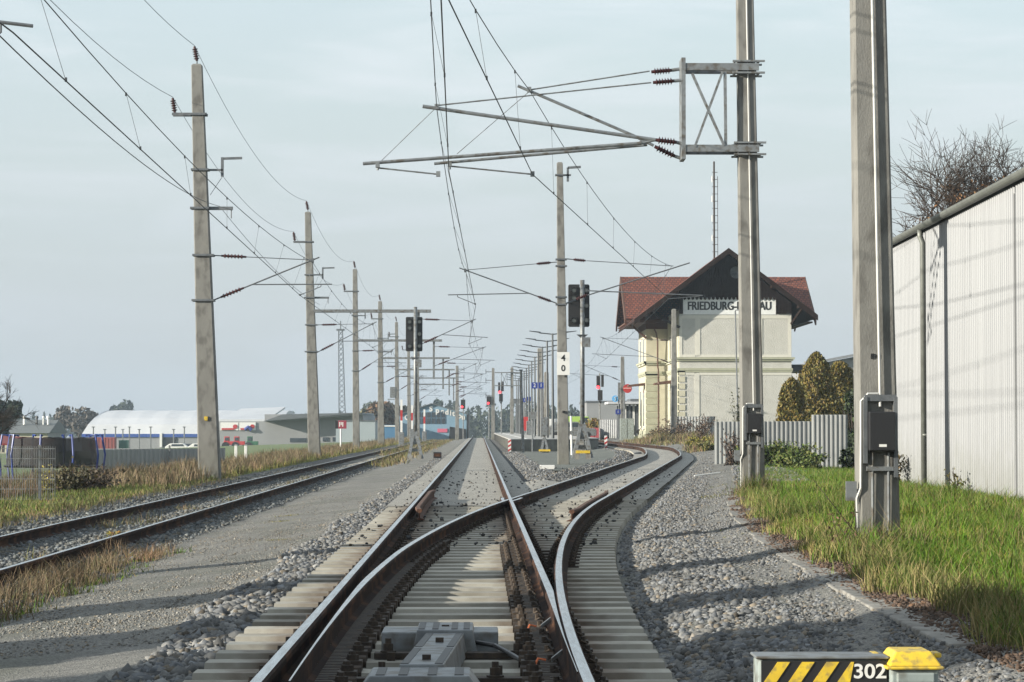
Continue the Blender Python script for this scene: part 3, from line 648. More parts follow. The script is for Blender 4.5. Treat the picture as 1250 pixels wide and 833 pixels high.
# ---- near masts on the right
def right_mast(y, px, ztop, wb, wt, lean, label, grp, boxz, cx0):
    X = cx0; zb = Zg(X, y)-.3
    t = thing('catenary_mast', label, 'mast', (X, y, zb), grp)
    pole(t, X, y, zb, ztop-zb, wb, wt, lean, dk=.9); h = ztop-zb
    dx = lambda z: X+lean*(z-zb)/h
    fy = lambda z: y-(wb+(wt-wb)*(z-zb)/h)/2*.9
    # two earthing pipes below the box, one pipe above
    b0, b1 = boxz; xm = dx(b0)
    mb = MB()
    for s in (-1, 1): mb.tube([(xm+s*.075+.01, fy(zb)-.02, zb+.25), (dx(b0)+s*.075+.01, fy(b0)-.03, b0-.02)], .014, 8)
    for z in (b0-.17,): mb.box(xm-.12, xm+.13, fy(z)-.05, fy(z)-.0, z-.02, z+.02)
    mb.build('pipes', M_galv, t)
    MB().box(xm-.11, xm+.13, fy(b0)-.15, fy(b0)-.03, b0, b1).build('equipment_box', M_blk2, t, bev=.008)
    mb = MB(); mb.box(xm-.02, xm+.05, fy(b0)-.154, fy(b0)-.149, b0+.035, b0+.06); mb.build('type_plate', M_white, t)
    mb = MB(); mb.box(xm-.15, xm-.115, fy(b0)-.06, fy(b0)-.01, b0-.12, b1+.14); mb.box(xm+.135, xm+.17, fy(b0)-.06, fy(b0)-.01, b0-.25, b1+.14); mb.box(xm-.14, xm+.16, fy(b0)-.05, fy(b0)-.01, b1+.10, b1+.16); mb.build('mounting_frame', M_dgalv, t)
    mb = MB(); mb.tube([(dx(b1)+.015, fy(b1)-.03, b1+.05), (dx(ztop)+.015, fy(ztop)-.02, ztop-.05)], .013, 8); 
    mb.tube([(dx(b1)+.0, fy(b1)-.03, b1+.17), (dx(b1)-.1, fy(b1)-.035, b1+.17), (dx(b1)-.165, fy(b1)-.02, b1+.10), (dx(b1)-.17, fy(b1)-.02, b0-.35), (dx(b1)-.205, fy(b1)-.0, b0-.45), (X-wb/2-.012, fy(zb)+.05, zb+.3)], .011, 8)
    mb.build('conduit', mat('conduit_pale', (.55,.55,.53), None, .4, .3) if y < 30 else MATS['conduit_pale'], t)
    mb = MB(); zz = b0-.38; mb.box(dx(zz)-wb/2-.12, dx(zz)-wb/2-.02, y-.15, y-.11, zz-.09, zz+.09); mb.box(dx(zz)-wb/2-.05, dx(zz)-wb/2+.02, y-.13, y-.09, zz-.02, zz+.02); mb.build('number_plate', M_galv, t)
    return t, dx, fy
Xa = XW(1071.5, 24)
ma, dxa, fya = right_mast(24, 0, 9.6, .385, .25, -.135, 'nearest concrete mast, with black box, in the lawn before the white shed', 'masts right of the curving track', (W(1073,550,24).z, W(1073,503,24).z), Xa)
text('H', .055, M_black, ma, (dxa(1.9)+0.0, fya(1.85)-.006, W(1070,436,24).z), ext=.004, name='stencil_mark')
text('II', .075, M_black, ma, (dxa(1.9)-.045, fya(1.85)-.006, W(1070,436,24).z), ext=.004, name='stencil_mark')
YB = 43.5; Xb = XW(919, YB)
mb_, dxb, fyb = right_mast(YB, 0, 9.6, .40, .27, -.13, 'concrete mast with black box that carries the large lattice bracket over the tracks', 'masts right of the curving track', (W(923,529,YB).z, W(923,505,YB).z), Xb)
Q = lambda px, py, dy=0: W(px, py, YB+dy)
def lat():
    mb = MB()
    xl = Q(833,80).x; zt, zb_ = Q(900,84).z, Q(900,183).z; xm = dxb(zt)
    for dy in (-.22, .22):
        mb.box(xl, xm+.2, YB+dy-.03, YB+dy+.03, zt-.06, zt+.06); mb.box(xl, xm+.2, YB+dy-.03, YB+dy+.03, zb_-.06, zb_+.06)
        mb.bar(Q(845,90,dy), Q(884,178,dy), .08, .04); mb.bar(Q(882,88,dy), Q(848,180,dy), .08, .04)
        mb.bar(Q(885,88,dy), Q(886,180,dy), .05, .05)
    mb.box(xl-.035, xl+.035, YB-.26, YB+.26, Q(833,196).z, Q(833,73).z)
    for z in (zt, zb_):
        for k in (-.1, .1): clampring(mb, dxb(z), YB, z+k, .34, .03); mb.box(dxb(z)-.25, dxb(z)+.30, YB-.26, YB-.20, z+k-.015, z+k+.015); mb.box(dxb(z)-.25, dxb(z)+.30, YB+.20, YB+.26, z+k-.015, z+k+.015)
    return mb.build('lattice_bracket', M_galv, mb_)
lat()
ca = MB()
def T(mb, a, b, r): mb.tube([Q(*a), Q(*b)], r, 8)
T(ca,(516,130,-.2),(800,171,-.2),.032); T(ca,(443,200,-.2),(783,175,-.2),.030); T(ca,(795,101,-.2),(533,129,-.2),.013)
T(ca,(535,213,-.2),(460,205,-.2),.014); T(ca,(533,131,-.2),(465,197,-.2),.006); T(ca,(461,200,-.2),(461,208,-.2),.02); T(ca,(783,175,-.2),(802,171,-.2),.02)
for p in ((533,131,-.2),(535,213,-.2),(461,202,-.2)): q = Q(*p); ca.box(q.x-.035,q.x+.035,q.y-.04,q.y+.04,q.z-.04,q.z+.05)
o1 = ca.build('cantilever', M_galv, mb_); insul(o1, Q(823,99,-.2), Q(797,101,-.2), .06, 6); insul(o1, Q(826,174,-.2), Q(800,171,-.2), .065, 6)
cb = MB()
T(cb,(632,105,.2),(776,167,.2),.026); T(cb,(530,200,.2),(790,177,.2),.026); T(cb,(793,87,.2),(646,110,.2),.013); T(cb,(650,213,.2),(549,203,.2),.014); T(cb,(646,112,.2),(558,188,.2),.006); T(cb,(549,199,.2),(549,207,.2),.02)
T(cb,(776,167,.2),(798,178,.2),.026)
for p in ((646,110,.2),(650,213,.2),(549,201,.2),(783,176,.2)): q = Q(*p); cb.box(q.x-.035,q.x+.035,q.y-.04,q.y+.04,q.z-.04,q.z+.05)
o2 = cb.build('cantilever', M_galv, mb_); insul(o2, Q(820,86,.2), Q(795,88,.2), .06, 6); insul(o2, Q(824,191,.2), Q(799,179,.2), .065, 6)
mb = MB()
for a, b in (((823,99,-.2),(833,98,-.2)),((820,86,.2),(833,84,.2)),((826,174,-.2),(833,176,-.2)),((824,191,.2),(833,194,.2))): T(mb, a, b, .03)
mb.build('swivel_joints', M_galv, mb_)
# ---- mast with the 40 board
Y4 = 89; X4 = XW(688, Y4); zb = Zg(X4, Y4)-.3
m4 = thing('catenary_mast', 'tall concrete mast between the tracks bearing the white 40 board', 'mast', (X4, Y4, zb))
pole(m4, X4, Y4, zb, W(684,200,Y4).z-zb, .42, .21, -.13)
mb = MB(); 
for py in (317, 325, 363, 372): cl_ = MB(); clampring(cl_, X4-.08, Y4, W(686,py,Y4).z, .3, .05); cl_.build('clamp', M_dgalv, m4)
z = W(686,214,Y4).z; clampring(mb, X4-.12, Y4, z, .25, .05); mb.box(X4-.1, W(697,214,Y4).x, Y4-.04, Y4+.04, z-.03, z+.03); mb.box(W(693,0,Y4).x-.04, W(693,0,Y4).x+.04, Y4-.04, Y4+.04, W(0,221,Y4).z, W(0,204,Y4).z); mb.bar(W(693,205,Y4), W(709,204,Y4), .08)
mb.build('switch_bracket', M_dgalv, m4)
cantilever(m4, X4-.2, Y4, W(686,320,Y4).z, W(686,371,Y4).z, (W(568,332,Y4).x, W(568,332,Y4).z), (W(580,372,Y4).x, W(580,372,Y4).z), ins=.5)
def free_cant(root, y, tubes, inss, r=.024):
    mb = MB()
    for a, b, rr in tubes: mb.tube([W(*a, y), W(*b, y)], rr, 6)
    o = mb.build('cantilever', M_dgalv, root)
    for a, b in inss: insul(o, W(*a, y), W(*b, y), .07, 6)
    return o
free_cant(m4, Y4, [((690,316),(700,317),.02),((716,318.5),(822,325),.015),((690,371),(704,366),.03),((716,361),(842,321),.026),((716,355),(858,361),.024),((854,362),(816,365),.014)], [((700,317),(715,318.5)),((703,366),(717,360))])
o = MB(); sx0, sx1, sz0, sz1 = W(679.5,430,Y4).x, W(695,430,Y4).x, W(0,458,Y4).z, W(0,430,Y4).z; yy = Y4-.24
o.box(sx0, sx1, yy-.012, yy, sz0, sz1); b = o.build('speed_board', M_white, m4)
text('4', .30, M_black, b, ((sx0+sx1)/2, yy-.014, W(0,437.5,Y4).z), ext=.004, bold=.006); text('0', .30, M_black, b, ((sx0+sx1)/2, yy-.014, W(0,450,Y4).z), ext=.004, bold=.006)
MB().box(X4-.05, X4+.04, Y4-.25, Y4-.12, W(0,503,Y4).z-.04, W(0,503,Y4).z+.04).build('earth_socket', M_black, m4)
wb_ = W(820,325,Y4); wc = W(816,365,Y4)
divS = [(-12, -2.65, 5.5, -3.1, 6.9), (YB, W(650,213,YB).x, W(650,213,YB).z, W(646,110,YB).x, W(646,110,YB).z), (Y4, wc.x, wc.z, wb_.x, wb_.z)]
# masts beside the third track
def side_mast(y, px, pyt, label, mess, con):
    X = XW(px, y); zb = Zg(X, y)-.3; t = thing('catenary_mast', label, 'mast', (X, y, zb), 'masts beside the station track')
    pole(t, X, y, zb, ZW(pyt, y)-zb, .46, .30, 0); cantilever(t, X-.2, y, mess[1]-.1, con[1]-.3, mess, con, ins=.5); return t
side_mast(172, 823, 378, 'concrete mast standing right in front of the corner of the station building', (8.6, 7.2), (8.8, 5.85)); divS.append((172, 8.8, 5.85, 8.6, 7.2))
side_mast(222, 760, 436, 'slender concrete mast just left of the station building by the round red sign', (9.3, 6.6), (9.0, 5.6)); divS.append((222, 9.0, 5.6, 9.3, 6.6)); divS.append((330, 9.2, 5.6, 9.1, 6.8))
catenary('overhead_line', 'overhead line swinging right above the curving track', divS)
# portal masts on the island and beyond
for y, px, pyt, w_, lab in ((262, 625, 449, .40, 'thin mast with a small lattice bracket over the platform track'), (300, 602, 450, .44, 'concrete mast beside the red signal left of the platform'), (225, 659, 426, .6, 'brownish concrete mast among the platform lamps, taller one'), (200, 667, 455, .5, 'short brown-grey post among the platform lamps'), (320, 558, 447, .5, 'lone concrete mast at the far end of the gravel path')):
    X = XW(px, y); zb = Zg(X, y)-.3; t = thing('catenary_mast', lab, 'mast', (X, y, zb), 'far masts near the platform'); pole(t, X, y, zb, ZW(pyt, y)-zb, w_, w_*.7, 0, m=M_conc2 if px in (659, 667) else M_conc)
    if px == 625:
        q = lambda a, b, d=0: W(a, b, y+d); mb = MB()
        for dy in (-.25, .25):
            mb.bar(q(604,455,dy), q(636,455,dy), .10); mb.bar(q(604,471,dy), q(636,471,dy), .10)
            for a, b in (((612,455),(619,471)),((619,455),(612,471)),((612,455),(612,471)),((619,455),(619,471)),((629,455),(629,471)),((636,455),(636,471))): mb.bar(q(*a,dy), q(*b,dy), .05)
        mb.build('lattice_bracket', M_galv, t)
    if px in (602, 558):
        mb = MB()
        for zz, s in ((.4,1),(1.4,1),(3.2,1)):
            z = ZW(pyt, y)-zz; mb.box(X-.9 if px == 602 else X, X if px == 602 else X+.9, y-.05, y+.05, z-.04, z+.04); mb.box((X-.9 if px == 602 else X+.82), (X-.82 if px == 602 else X+.9), y-.05, y+.05, z-.3, z+.3)
        mb.build('bracket', M_dgalv, t)
    if px == 558:
        cantilever(t, X+.2, y, 6.4, 4.9, (.2, 6.35), (.25, 5.3))
# ------------------------------------------------------------------ signals
def tripod_base(t, x, y, z0, h=1.25, w=.75, m=None):
    mb = MB()
    mb.hexa([(x-w/2,y-.3,z0),(x-w/2+.16,y-.3,z0),(x-w/2+.16,y+.3,z0),(x-w/2,y+.3,z0),(x-.09,y-.06,z0+h),(x-.0,y-.06,z0+h),(x-.0,y+.06,z0+h),(x-.09,y+.06,z0+h)])
    mb.hexa([(x+w/2-.16,y-.3,z0),(x+w/2,y-.3,z0),(x+w/2,y+.3,z0),(x+w/2-.16,y+.3,z0),(x+.0,y-.06,z0+h),(x+.09,y-.06,z0+h),(x+.09,y+.06,z0+h),(x+.0,y+.06,z0+h)])
    mb.box(x-w*.30, x+w*.30, y-.12, y+.12, z0+h*.25, z0+h*.36); mb.box(x-w*.19, x+w*.19, y-.1, y+.1, z0+h*.52, z0+h*.95)
    return mb.build('foot_frame', m or M_galv, t)
def big_signal(y, px, pyb, ptop, head, lab, yellow, plate):
    X = XW(px, y); z0 = ZW(pyb, y); ztop = ZW(ptop, y)
    t = thing('railway_signal', lab, 'signal', (X, y, z0), 'unlit signals in front')
    tripod_base(t, X, y, z0)
    MB().tube([(X, y, z0+.8), (X, y, ztop)], .08, 12).build('post', M_galv, t, smooth=True)
    x0, x1, zt, zl = XW(head[0], y)-XW(px, y)+X, XW(head[1], y)-XW(px, y)+X, ZW(head[2], y), ZW(head[3], y); yb = y+.12
    h = MB(); c = .04; h.poly([(x0+c,zl),(X-.09,zl),(X-.09,zt),(x0+c,zt),(x0,zt-c),(x0,zl+c)], 'y', yb, yb+.12); h.poly([(X+.02,zl),(x1-c,zl),(x1,zl+c),(x1,zt-c),(x1-c,zt),(X+.02,zt)], 'y', yb, yb+.12)
    h.box(X-.1, X+.03, yb+.13, yb+.16, zl+.1, zt-.1); hd = h.build('signal_head', M_black, t, bev=.01)
    H = zt-zl; xa = (x0+X-.09)/2; xb = (X+x1)/2+.02
    for x, f in ((xa,.86),(xa,.68),(xa,.15),(xb,.86),(xb,.50),(xb,.16)):
        mb = MB(); mb.lathe((x, yb, zl+H*f), (x, yb-.14, zl+H*f), [(0,.10),(.02,.115),(.12,.115),(.121,.1),(.03,.095)], 14); hh = mb.build('lens_hood', M_blk2, hd)
        mb = MB(); mb.lathe((x, yb-.02, zl+H*f), (x, yb-.06, zl+H*f), [(0,.085),(.025,.075),(.035,.04)], 14); mb.build('lens', M_lens, hd)
    z1 = zl-.28; pl = MB(); pl.add([(X-.2,y-.12,z1),(X+.2,y-.12,z1),(X+.2,y+.12,z1),(X-.2,y+.12,z1),(X,y-.02,z1-.16),(X,y+.02,z1-.16)], [(0,1,2,3),(0,1,4),(1,2,5,4),(2,3,5),(3,0,4,5)]); pl.build('guard_plate', M_dgalv, t)
    MB().box(X-.12+plate*.12, X+.16+plate*.12, y-.14, y-.12, z1-.45, z1-.1).build('name_plate', M_galv, t)
    if yellow: MB().box(X-.25, X+.25, y-.42, y-.30, z0+.16, z0+.26).build('warning_board', M_yel, t)
    mb = MB(); mb.box(X-.28, X-.12, y-.38, y-.22, z0-.05, z0+.16); mb.box(X+.1, X+.28, y-.38, y-.22, z0-.05, z0+.16); mb.build('foundation_blocks', M_conc2, t)
big_signal(90, 711, 559, 342, (694,720,347,399), 'unlit black double-headed signal on post right of the 40 board', True, 1)
big_signal(114, 507, 560, 375, (495,515.5,387,429), 'unlit black double-headed signal standing on the gravel path at the left', False, 1)
def red_signal(y, px, head, lampp, pyb, lab, double):
    X = XW(px, y); z0 = Zg(X, y) if not 2 < X < 9 else .55; t = thing('railway_signal', lab, 'signal', (X, y, z0), 'signals showing red in the distance')
    x0, x1, zt, zl = XW(head[0],y), XW(head[1],y), ZW(head[2],y), ZW(head[3],y)
    MB().tube([(X,y,z0),(X,y,zt+.2)], .06, 8).build('post', M_galv, t)
    h = MB()
    if double: xm = (x0+x1)/2; h.box(x0, xm-.08, y-.25, y-.1, zl, zt); h.box(xm+.08, x1, y-.25, y-.1, zl+.1, zt+.1); h.box(x0+.1, x1-.1, y-.25, y-.1, zl-1.0, zl-.16); h.poly([(x0+.15,zl-1.02),(x1-.15,zl-1.02),(xm,zl-1.3)],'y',y-.2,y+.0)
    else: h.box(x0, x1, y-.25, y-.1, zl, zt)
    hd = h.build('signal_head', M_black, t, bev=.02)
    MB().lathe((XW(lampp[0],y), y-.26, ZW(lampp[1],y)), (XW(lampp[0],y), y-.32, ZW(lampp[1],y)), [(0,.13),(.05,.11)], 12).build('lit_lamp', M_redlamp, hd)
red_signal(205, 732, (728,737,459,474), (730,473), 530, 'double signal showing red on slim post right of the platform end', True)
red_signal(270, 612, (608,615,467,479), (610,479), 530, 'double signal showing red at the left edge of the platform', True)
red_signal(300, 597, (594,600,484,494), (596,492.5), 530, 'small single signal showing red above the middle track end', False)
red_signal(310, 565.5, (562.5,568,488,499.5), (564,497), 530, 'small single signal showing red at the end of the gravel path', False)
# ------------------------------------------------------------------ platform and its furniture
pf = thing('station_platform', 'pale concrete island platform with low end wall between the tracks', 'platform', (4,138,0))
poly = [(1.95,138),(4.6,139),(4.7,142.5),(6.1,142.5),(6.2,147),(7.25,150),(7.45,165),(7.45,335),(1.95,335)]
MB().poly(poly, 'z', -.35, .50).build('platform_wall', M_conc2 if 0 else M_conc, pf)
MB().poly([(a+(-.06 if a < 5 else .06), b-.06) for a, b in poly], 'z', .503, .56).build('platform_paving', M_asph, pf)
MB().box(2.75, 2.9, 139.5, 335, .562, .567).build('edge_line', M_white, pf)
mb = MB()
for y in np.arange(141, 334, 3.0): mb.box(1.93, 1.945, y, y+.03, -.3, .49)
mb.build('panel_joints', M_black, pf)
st = thing('platform_steps', 'dark stepped concrete ramp with handrail at the platform end', 'steps', (5.4,139.5,0))
mb = MB()
for k in range(3): mb.box(4.75, 6.0, 139.3+k*.9, 142.35, -.3+k*.01, -.02+k*.17)
mb.build('steps', M_conc2, st)
mb = MB()
for x in (4.7, 6.05): mb.tube([(x,139.2,-.1),(x,139.2,.9),(x,142.3,1.4),(x,142.3,.4)], .03, 6)
mb.build('handrail', M_galv, st)
def lamp(y, X, lab):
    z0 = .56; h = 6.0; t = thing('platform_lamp', lab, 'street lamp', (X,y,z0), 'double-armed lamps along the platform')
    MB().tube([(X,y,z0),(X-.02,y,z0+h)], [.085,.05], 10).build('post', MATS['lamp_dark'], t)
    for s in (-1, 1):
        mb = MB(); mb.tube([(X,y,z0+h-.05),(X+s*.75,y,z0+h+.03),(X+s*.78,y,z0+h+.04)], .035, 6)
        a = mb.build('arm', MATS['lamp_dark'], t)
        mb = MB(); mb.hexa([(X+s*.7,y-.09,z0+h+.02),(X+s*1.35,y-.07,z0+h+.12),(X+s*1.35,y+.07,z0+h+.12),(X+s*.7,y+.09,z0+h+.02),(X+s*.7,y-.07,z0+h+.10),(X+s*1.35,y-.04,z0+h+.16),(X+s*1.35,y+.04,z0+h+.16),(X+s*.7,y+.07,z0+h+.10)]); mb.build('lamp_head', MATS['lamp_dark'], a)
mat('lamp_dark', (.05,.055,.06), None, .45, .3)
ordn = ['nearest','second','third','fourth','fifth','sixth','seventh','eighth','ninth','tenth','eleventh','twelfth','thirteenth']
for i in range(13): lamp(145+11.8*i, 4.42, ordn[i]+' dark double-armed lamp along the platform, counted from the near end')
def signboard(name, lab, cat, px, py0, py1, y, txt, w, colr, tcol, zbase, grp=None, post=True, tsize=None):
    X = XW(px, y); z0, z1 = ZW(py1, y), ZW(py0, y); t = thing(name, lab, cat, (X, y, zbase), grp)
    b = MB(); b.box(X-w/2, X+w/2, y-.05, y+.05, z0, z1); bd = b.build('board', colr, t)
    if post: MB().tube([(X,y+.08,zbase),(X,y+.08,z1-.02)], .045, 8).build('post', M_dgalv, t)
    if txt: text(txt, tsize or (z1-z0)*.75, tcol, bd, (X, y-.055, (z0+z1)/2), ext=.004)
    return t
signboard('platform_sign', 'dark blue platform sign reading 2 among the lamps', 'sign', 652.5, 467, 474.5, 160, '2', .40, M_blue, M_white, .56, post=True, tsize=.34)
signboard('platform_sign', 'dark blue platform sign reading 1 beside the 2 sign', 'sign', 660.5, 467, 474.5, 161, '1', .34, M_blue, M_white, .56, post=True, tsize=.34)
signboard('platform_sign', 'small far blue platform sign under the 2 sign', 'sign', 646, 484.5, 489.5, 230, '2', .4, M_blue, M_white, .56)
signboard('platform_sign', 'small far blue platform sign left of the other low one', 'sign', 640.5, 486, 491, 230, '1', .38, M_blue, M_white, .56)
signboard('shelter_roof_edge', 'grey flat canopy edge with blue underside behind the slim pole', 'canopy', 630, 487, 493, 275, None, 1.3, M_dgalv, M_white, .56)
signboard('info_panel', 'red upright panel on the platform', 'panel', 642, 509, 526, 225, None, .55, M_red, M_white, .56, post=False)
signboard('wayside_plate', 'small grey-blue plate on slim post at the platform end', 'sign', 650, 503, 512, 137.5, None, .42, MATS['galvanised_steel'], M_white, Zg(3.1,137))
for px, y, a, b, w, lab in ((646.5,170,514,531,.42,'pale grey narrow cabinet on the platform'),(664.5,132,509.5,532,.38,'pale grey upright cabinet on a post near the 40 mast')):
    X = XW(px,y); t = thing('switch_cabinet', lab, 'cabinet', (X,y,0)); MB().box(X-w/2,X+w/2,y-.15,y+.15,ZW(b,y),ZW(a,y)).build('body', M_galv, t, bev=.02)
    mb = MB(); mb.box(X-w*.45,X-w*.36,y-.156,y-.15,ZW(b,y)+.05,ZW(a,y)-.05); mb.box(X+.1,X+.14,y-.17,y-.15,ZW((a+b)/2,y),ZW((a+b)/2,y)+.1); mb.build('door_trim', M_dgalv, t)
    if px > 660:
        MB().tube([(X,y,Zg(X,y)-.1),(X,y,ZW(b,y))], .06, 8).build('post', M_galv, t); tripod_base(t, X, y, Zg(X,y), .8, .5); MB().box(X-.3,X+.3,y-.4,y-.3,Zg(X,y)+.1,Zg(X,y)+.2).build('warning_board', M_yel, t)
t = thing('steel_post', 'bare grey steel post at the left end of the platform', 'post', (XW(638,132),132,-.1)); MB().tube([(XW(638.5,132),132,-.2),(XW(636,132),132,ZW(452,132))], [.08,.06], 10).build('post_tube', M_galv, t)
MB().box(XW(636,132)-.09, XW(636,132)+.09, 131.9, 132.1, ZW(452,132)-.02, ZW(452,132)+.03).build('cap', M_dgalv, t)
t = thing('steel_post', 'short white steel post between the 40 mast and the signal', 'post', (XW(697,120),120,-.1)); MB().tube([(XW(698,120),120,-.2),(XW(697,120),120,ZW(508,120))], .05, 10).build('post_tube', M_white, t); MB().box(XW(697,120)-.12,XW(697,120)+.12,119.9,120.1,ZW(530,120),ZW(526,120)).build('collar', M_galv, t)
for px, y, zz0, lab in ((622,137.7,-.2,'red and white striped marker at the left corner of the platform'),(739.5,147.5,-.2,'red and white striped marker by the curving track')):
    X = XW(px,y); z1 = ZW(536 if px < 700 else 532, y); z0 = ZW(552 if px < 700 else 549, y); t = thing('striped_marker', lab, 'marker', (X,y,z0), 'striped clearance markers')
    MB().box(X-.08,X+.08,y-.03,y+.03,z0-.1,z1).build('board', M_white, t); mb = MB(); n = 3; H = z1-z0
    for k in range(n): a = z0+H*(.02+k*.33); mb.poly([(X-.08,a),(X+.08,a+.10),(X+.08,a+.10+H*.15),(X-.08,a+H*.15)],'y',y-.034,y-.0305)
    mb.build('red_stripes', M_red, t)
# block beside track, dark plate, trackside boxes
t = thing('concrete_block', 'white-topped low concrete block at the tip of the island between the tracks', 'block', (3.05,78,-.1)); x0, x1 = XW(659,79), XW(677,79)
MB().box(x0,x1,78.8,79.2,-.22,.0).build('block', M_white, t, bev=.01); MB().box(x0-.28,x0-.005,78.7,79.4,-.25,-.12).build('dark_plate', M_black, t); MB().box(x1+.005,x1+.38,78.7,79.4,-.25,-.12).build('dark_plate', M_black, t)
t = thing('trackside_box', 'small dark metal box on the sleeper ends left of the middle track', 'box', (XW(534,112),112,-.17)); MB().box(XW(529,112),XW(539,112),111.8,112.2,-.17,.10).build('body', M_blk2, t, bev=.02); MB().box(XW(530,112),XW(538,112),111.78,111.8,-.1,.04).build('lid_plate', M_rust, t)
t = thing('rail_lubricator', 'dark lump beside the inner rail of the curve', 'box', (div(119)-1.3,119,-.1)); mb = MB(); mb.hexa([(div(119)-1.35,118,-.2),(div(119)-.95,118,-.2),(div(119)-.95,119,-.2),(div(119)-1.35,119,-.2),(div(119)-1.3,118.3,.0),(div(119)-1.0,118.1,.05),(div(119)-1.0,118.8,.05),(div(119)-1.3,118.8,.0)]); mb.build('housing', M_black, t, bev=.03)
mb = MB(); mb.box(div(119)-1.5,div(119)-1.4,118.2,118.8,-.2,-.08); mb.build('bracket', M_rust, t)
t = thing('steel_rod', 'thin pale rod lying on the gravel near the second mast', 'rod', (div(84)+2.9,84,0)); q = W(820,578,70); MB().tube([(div(66)+1.9,66,Zg(div(66)+1.9,66)+.05),(div(66)+2.6,66.3,Zg(div(66)+2.6,66)+.05)],.02,6).build('rod', M_white, t)
# ------------------------------------------------------------------ point motor box 302
t = thing('point_motor', 'grey point motor numbered 302 with hazard stripes and a yellow cap', 'point motor', (1.7,10.4,-.1))
yy = 10.15; x0, x1 = XW(925,yy), XW(1082,yy); z1 = ZW(806,yy); z0 = z1-.36
MB().box(x0,x1,yy,yy+.20,z0,z1).build('casing', M_steelgreen, t, bev=.012)
MB().box(x0-.012,x1+.005,yy-.012,yy+.21,z1+.002,z1+.014).build('lid', M_galv, t, bev=.006)
sh = .088; zt = z1-.004; mb = MB(); mb.box(x0+.01,x1-.002,yy-.006,yy-.002,zt-sh,zt); mb.box(x0+.01,x0+.05,yy-.006,yy-.002,z0,zt-sh-.001); pan = mb.build('hazard_panel', M_black, t)
mb = MB(); k = x0+.02; wst = .050
xe = x0+.36
while k+.09 < xe+.05:
    a = k; mb.poly([(a,zt-sh+.004),(a+wst,zt-sh+.004),(min(a+wst+.055,xe+.02),zt-.004),(a+.055,zt-.004)],'y',yy-.010,yy-.0065); k += .098
mb.poly([(x0+.012,zt-sh-.01),(x0+.048,zt-sh-.06),(x0+.048,zt-sh-.11),(x0+.012,zt-sh-.06)],'y',yy-.010,yy-.0065)
mb.build('yellow_stripes', M_yel, pan)
text('302', .080, M_white, pan, (XW(1060,yy), yy-.008, zt-sh/2), ext=.003, bold=.0012, sx=1.12, name='number')
MB().box(XW(990,yy),XW(1004,yy),yy-.03,yy-.012,z1-.13,z1-.10).build('red_lock', M_red, t)
x0, x1 = XW(1080,yy), XW(1144,yy); zc = ZW(795,yy)
mb = MB(); a, b = yy-.08, yy+.22
mb.hexa([(x0+.0,a,zc-.055),(x1,a,zc-.055),(x1+.0,b,zc-.055),(x0+.0,b,zc-.055),(x0+.035,a+.05,zc),(x1-.035,a+.05,zc),(x1-.035,b-.04,zc+.0),(x0+.035,b-.04,zc+.0)]); mb.box(x0-.012,x1+.008,a-.012,b+.01,zc-.068,zc-.0555); mb.box(x0-.035,x0-.005,b-.1,b,zc-.04,zc-.02); mb.box(x1+.005,x1+.035,b-.1,b,zc-.04,zc-.02)
mb.build('yellow_cap', M_yel, t, bev=.012)
mb = MB(); mb.box(x0+.012,x1-.012,a+.01,b-.01,zc-.17,zc-.069); mb.box(x0+.03,x1-.03,a-.012,a+.01,zc-.12,zc-.08)
for k in (.25,.5,.75): mb.tube([(x0+(x1-x0)*k,a+.03,zc-.17),(x0+(x1-x0)*k,a+.03,zc-.32)],.016,8)
mb.build('terminal_box', M_steelgreen, t, bev=.008)
# ------------------------------------------------------------------ corrugated sheets
def corr(p, q, z0, z1, pitch, depth, top=None, bot=None):
    p = Vector((p[0], p[1], 0)); q = Vector((q[0], q[1], 0)); d = (q-p); L = d.length; d.normalize(); nrm = Vector((d.y, -d.x, 0)); mb = MB(); pts = []
    n = max(1, round(L/pitch)); pw = L/n
    for i in range(n):
        for t, o in ((0,0),(.22,0),(.36,1),(.64,1),(.78,0)): pts.append((i*pw+t*pw, o*depth))
    pts.append((L, 0)); vs = []
    for s, o in pts:
        a = p+d*s+nrm*o; f = s/L
        zb = z0 if bot is None else z0+(bot-z0)*f; zt = z1 if top is None else z1+(top-z1)*f
        for z in (zb, zb+(zt-zb)*.5, zt): vs.append((a.x, a.y, z))
    fs = [(i*3+k, i*3+3+k, i*3+4+k, i*3+1+k) for i in range(len(pts)-1) for k in (0, 1)]
    mb.add(vs, fs); return mb
def thick(o, t): m = o.modifiers.new('solid', 'SOLIDIFY'); m.thickness = t; m.offset = 0; return o
# ---- white shed
sh = thing('storage_shed', 'long white corrugated metal shed with grey gutter on the right edge', 'shed', (9,40,0))
sx = lambda y: 8.71+(y-52)*(.33/14.1)
for a, b, zz in ((8,38.25,0),(38.33,47.2,0),(47.3,52,0)):
    thick(corr((sx(b),b), (sx(a),a), -.35, 4.82, .178, .035).build('wall_sheet', M_shed, sh), .004)
MB().hexa([(sx(8)+.08,8,-.4),(30,8,-.4),(30,52,-.4),(sx(52)+.08,52,-.4),(sx(8)+.08,8,4.8),(30,8,4.8),(30,51.97,4.8),(sx(52)+.08,51.97,4.8)]).build('hall_body', M_shed, sh)
mb = MB(); mb.hexa([(sx(8)-.05,8,4.93),(19,8,6.6),(19,52.2,6.6),(sx(52.2)-.05,52.2,4.93),(sx(8)-.05,8,4.96),(19,8,6.63),(19,52.2,6.63),(sx(52.2)-.05,52.2,4.96)])
for y in np.arange(8, 52, .18): mb.box(sx(y)-.07, sx(y)+.3, y, y+.07, 4.94, 4.985)
mb.build('roof', M_shed, sh)
g = MB(); pr = [(math.cos(a)*.085, math.sin(a)*.095) for a in np.linspace(math.pi, 2*math.pi, 9)]
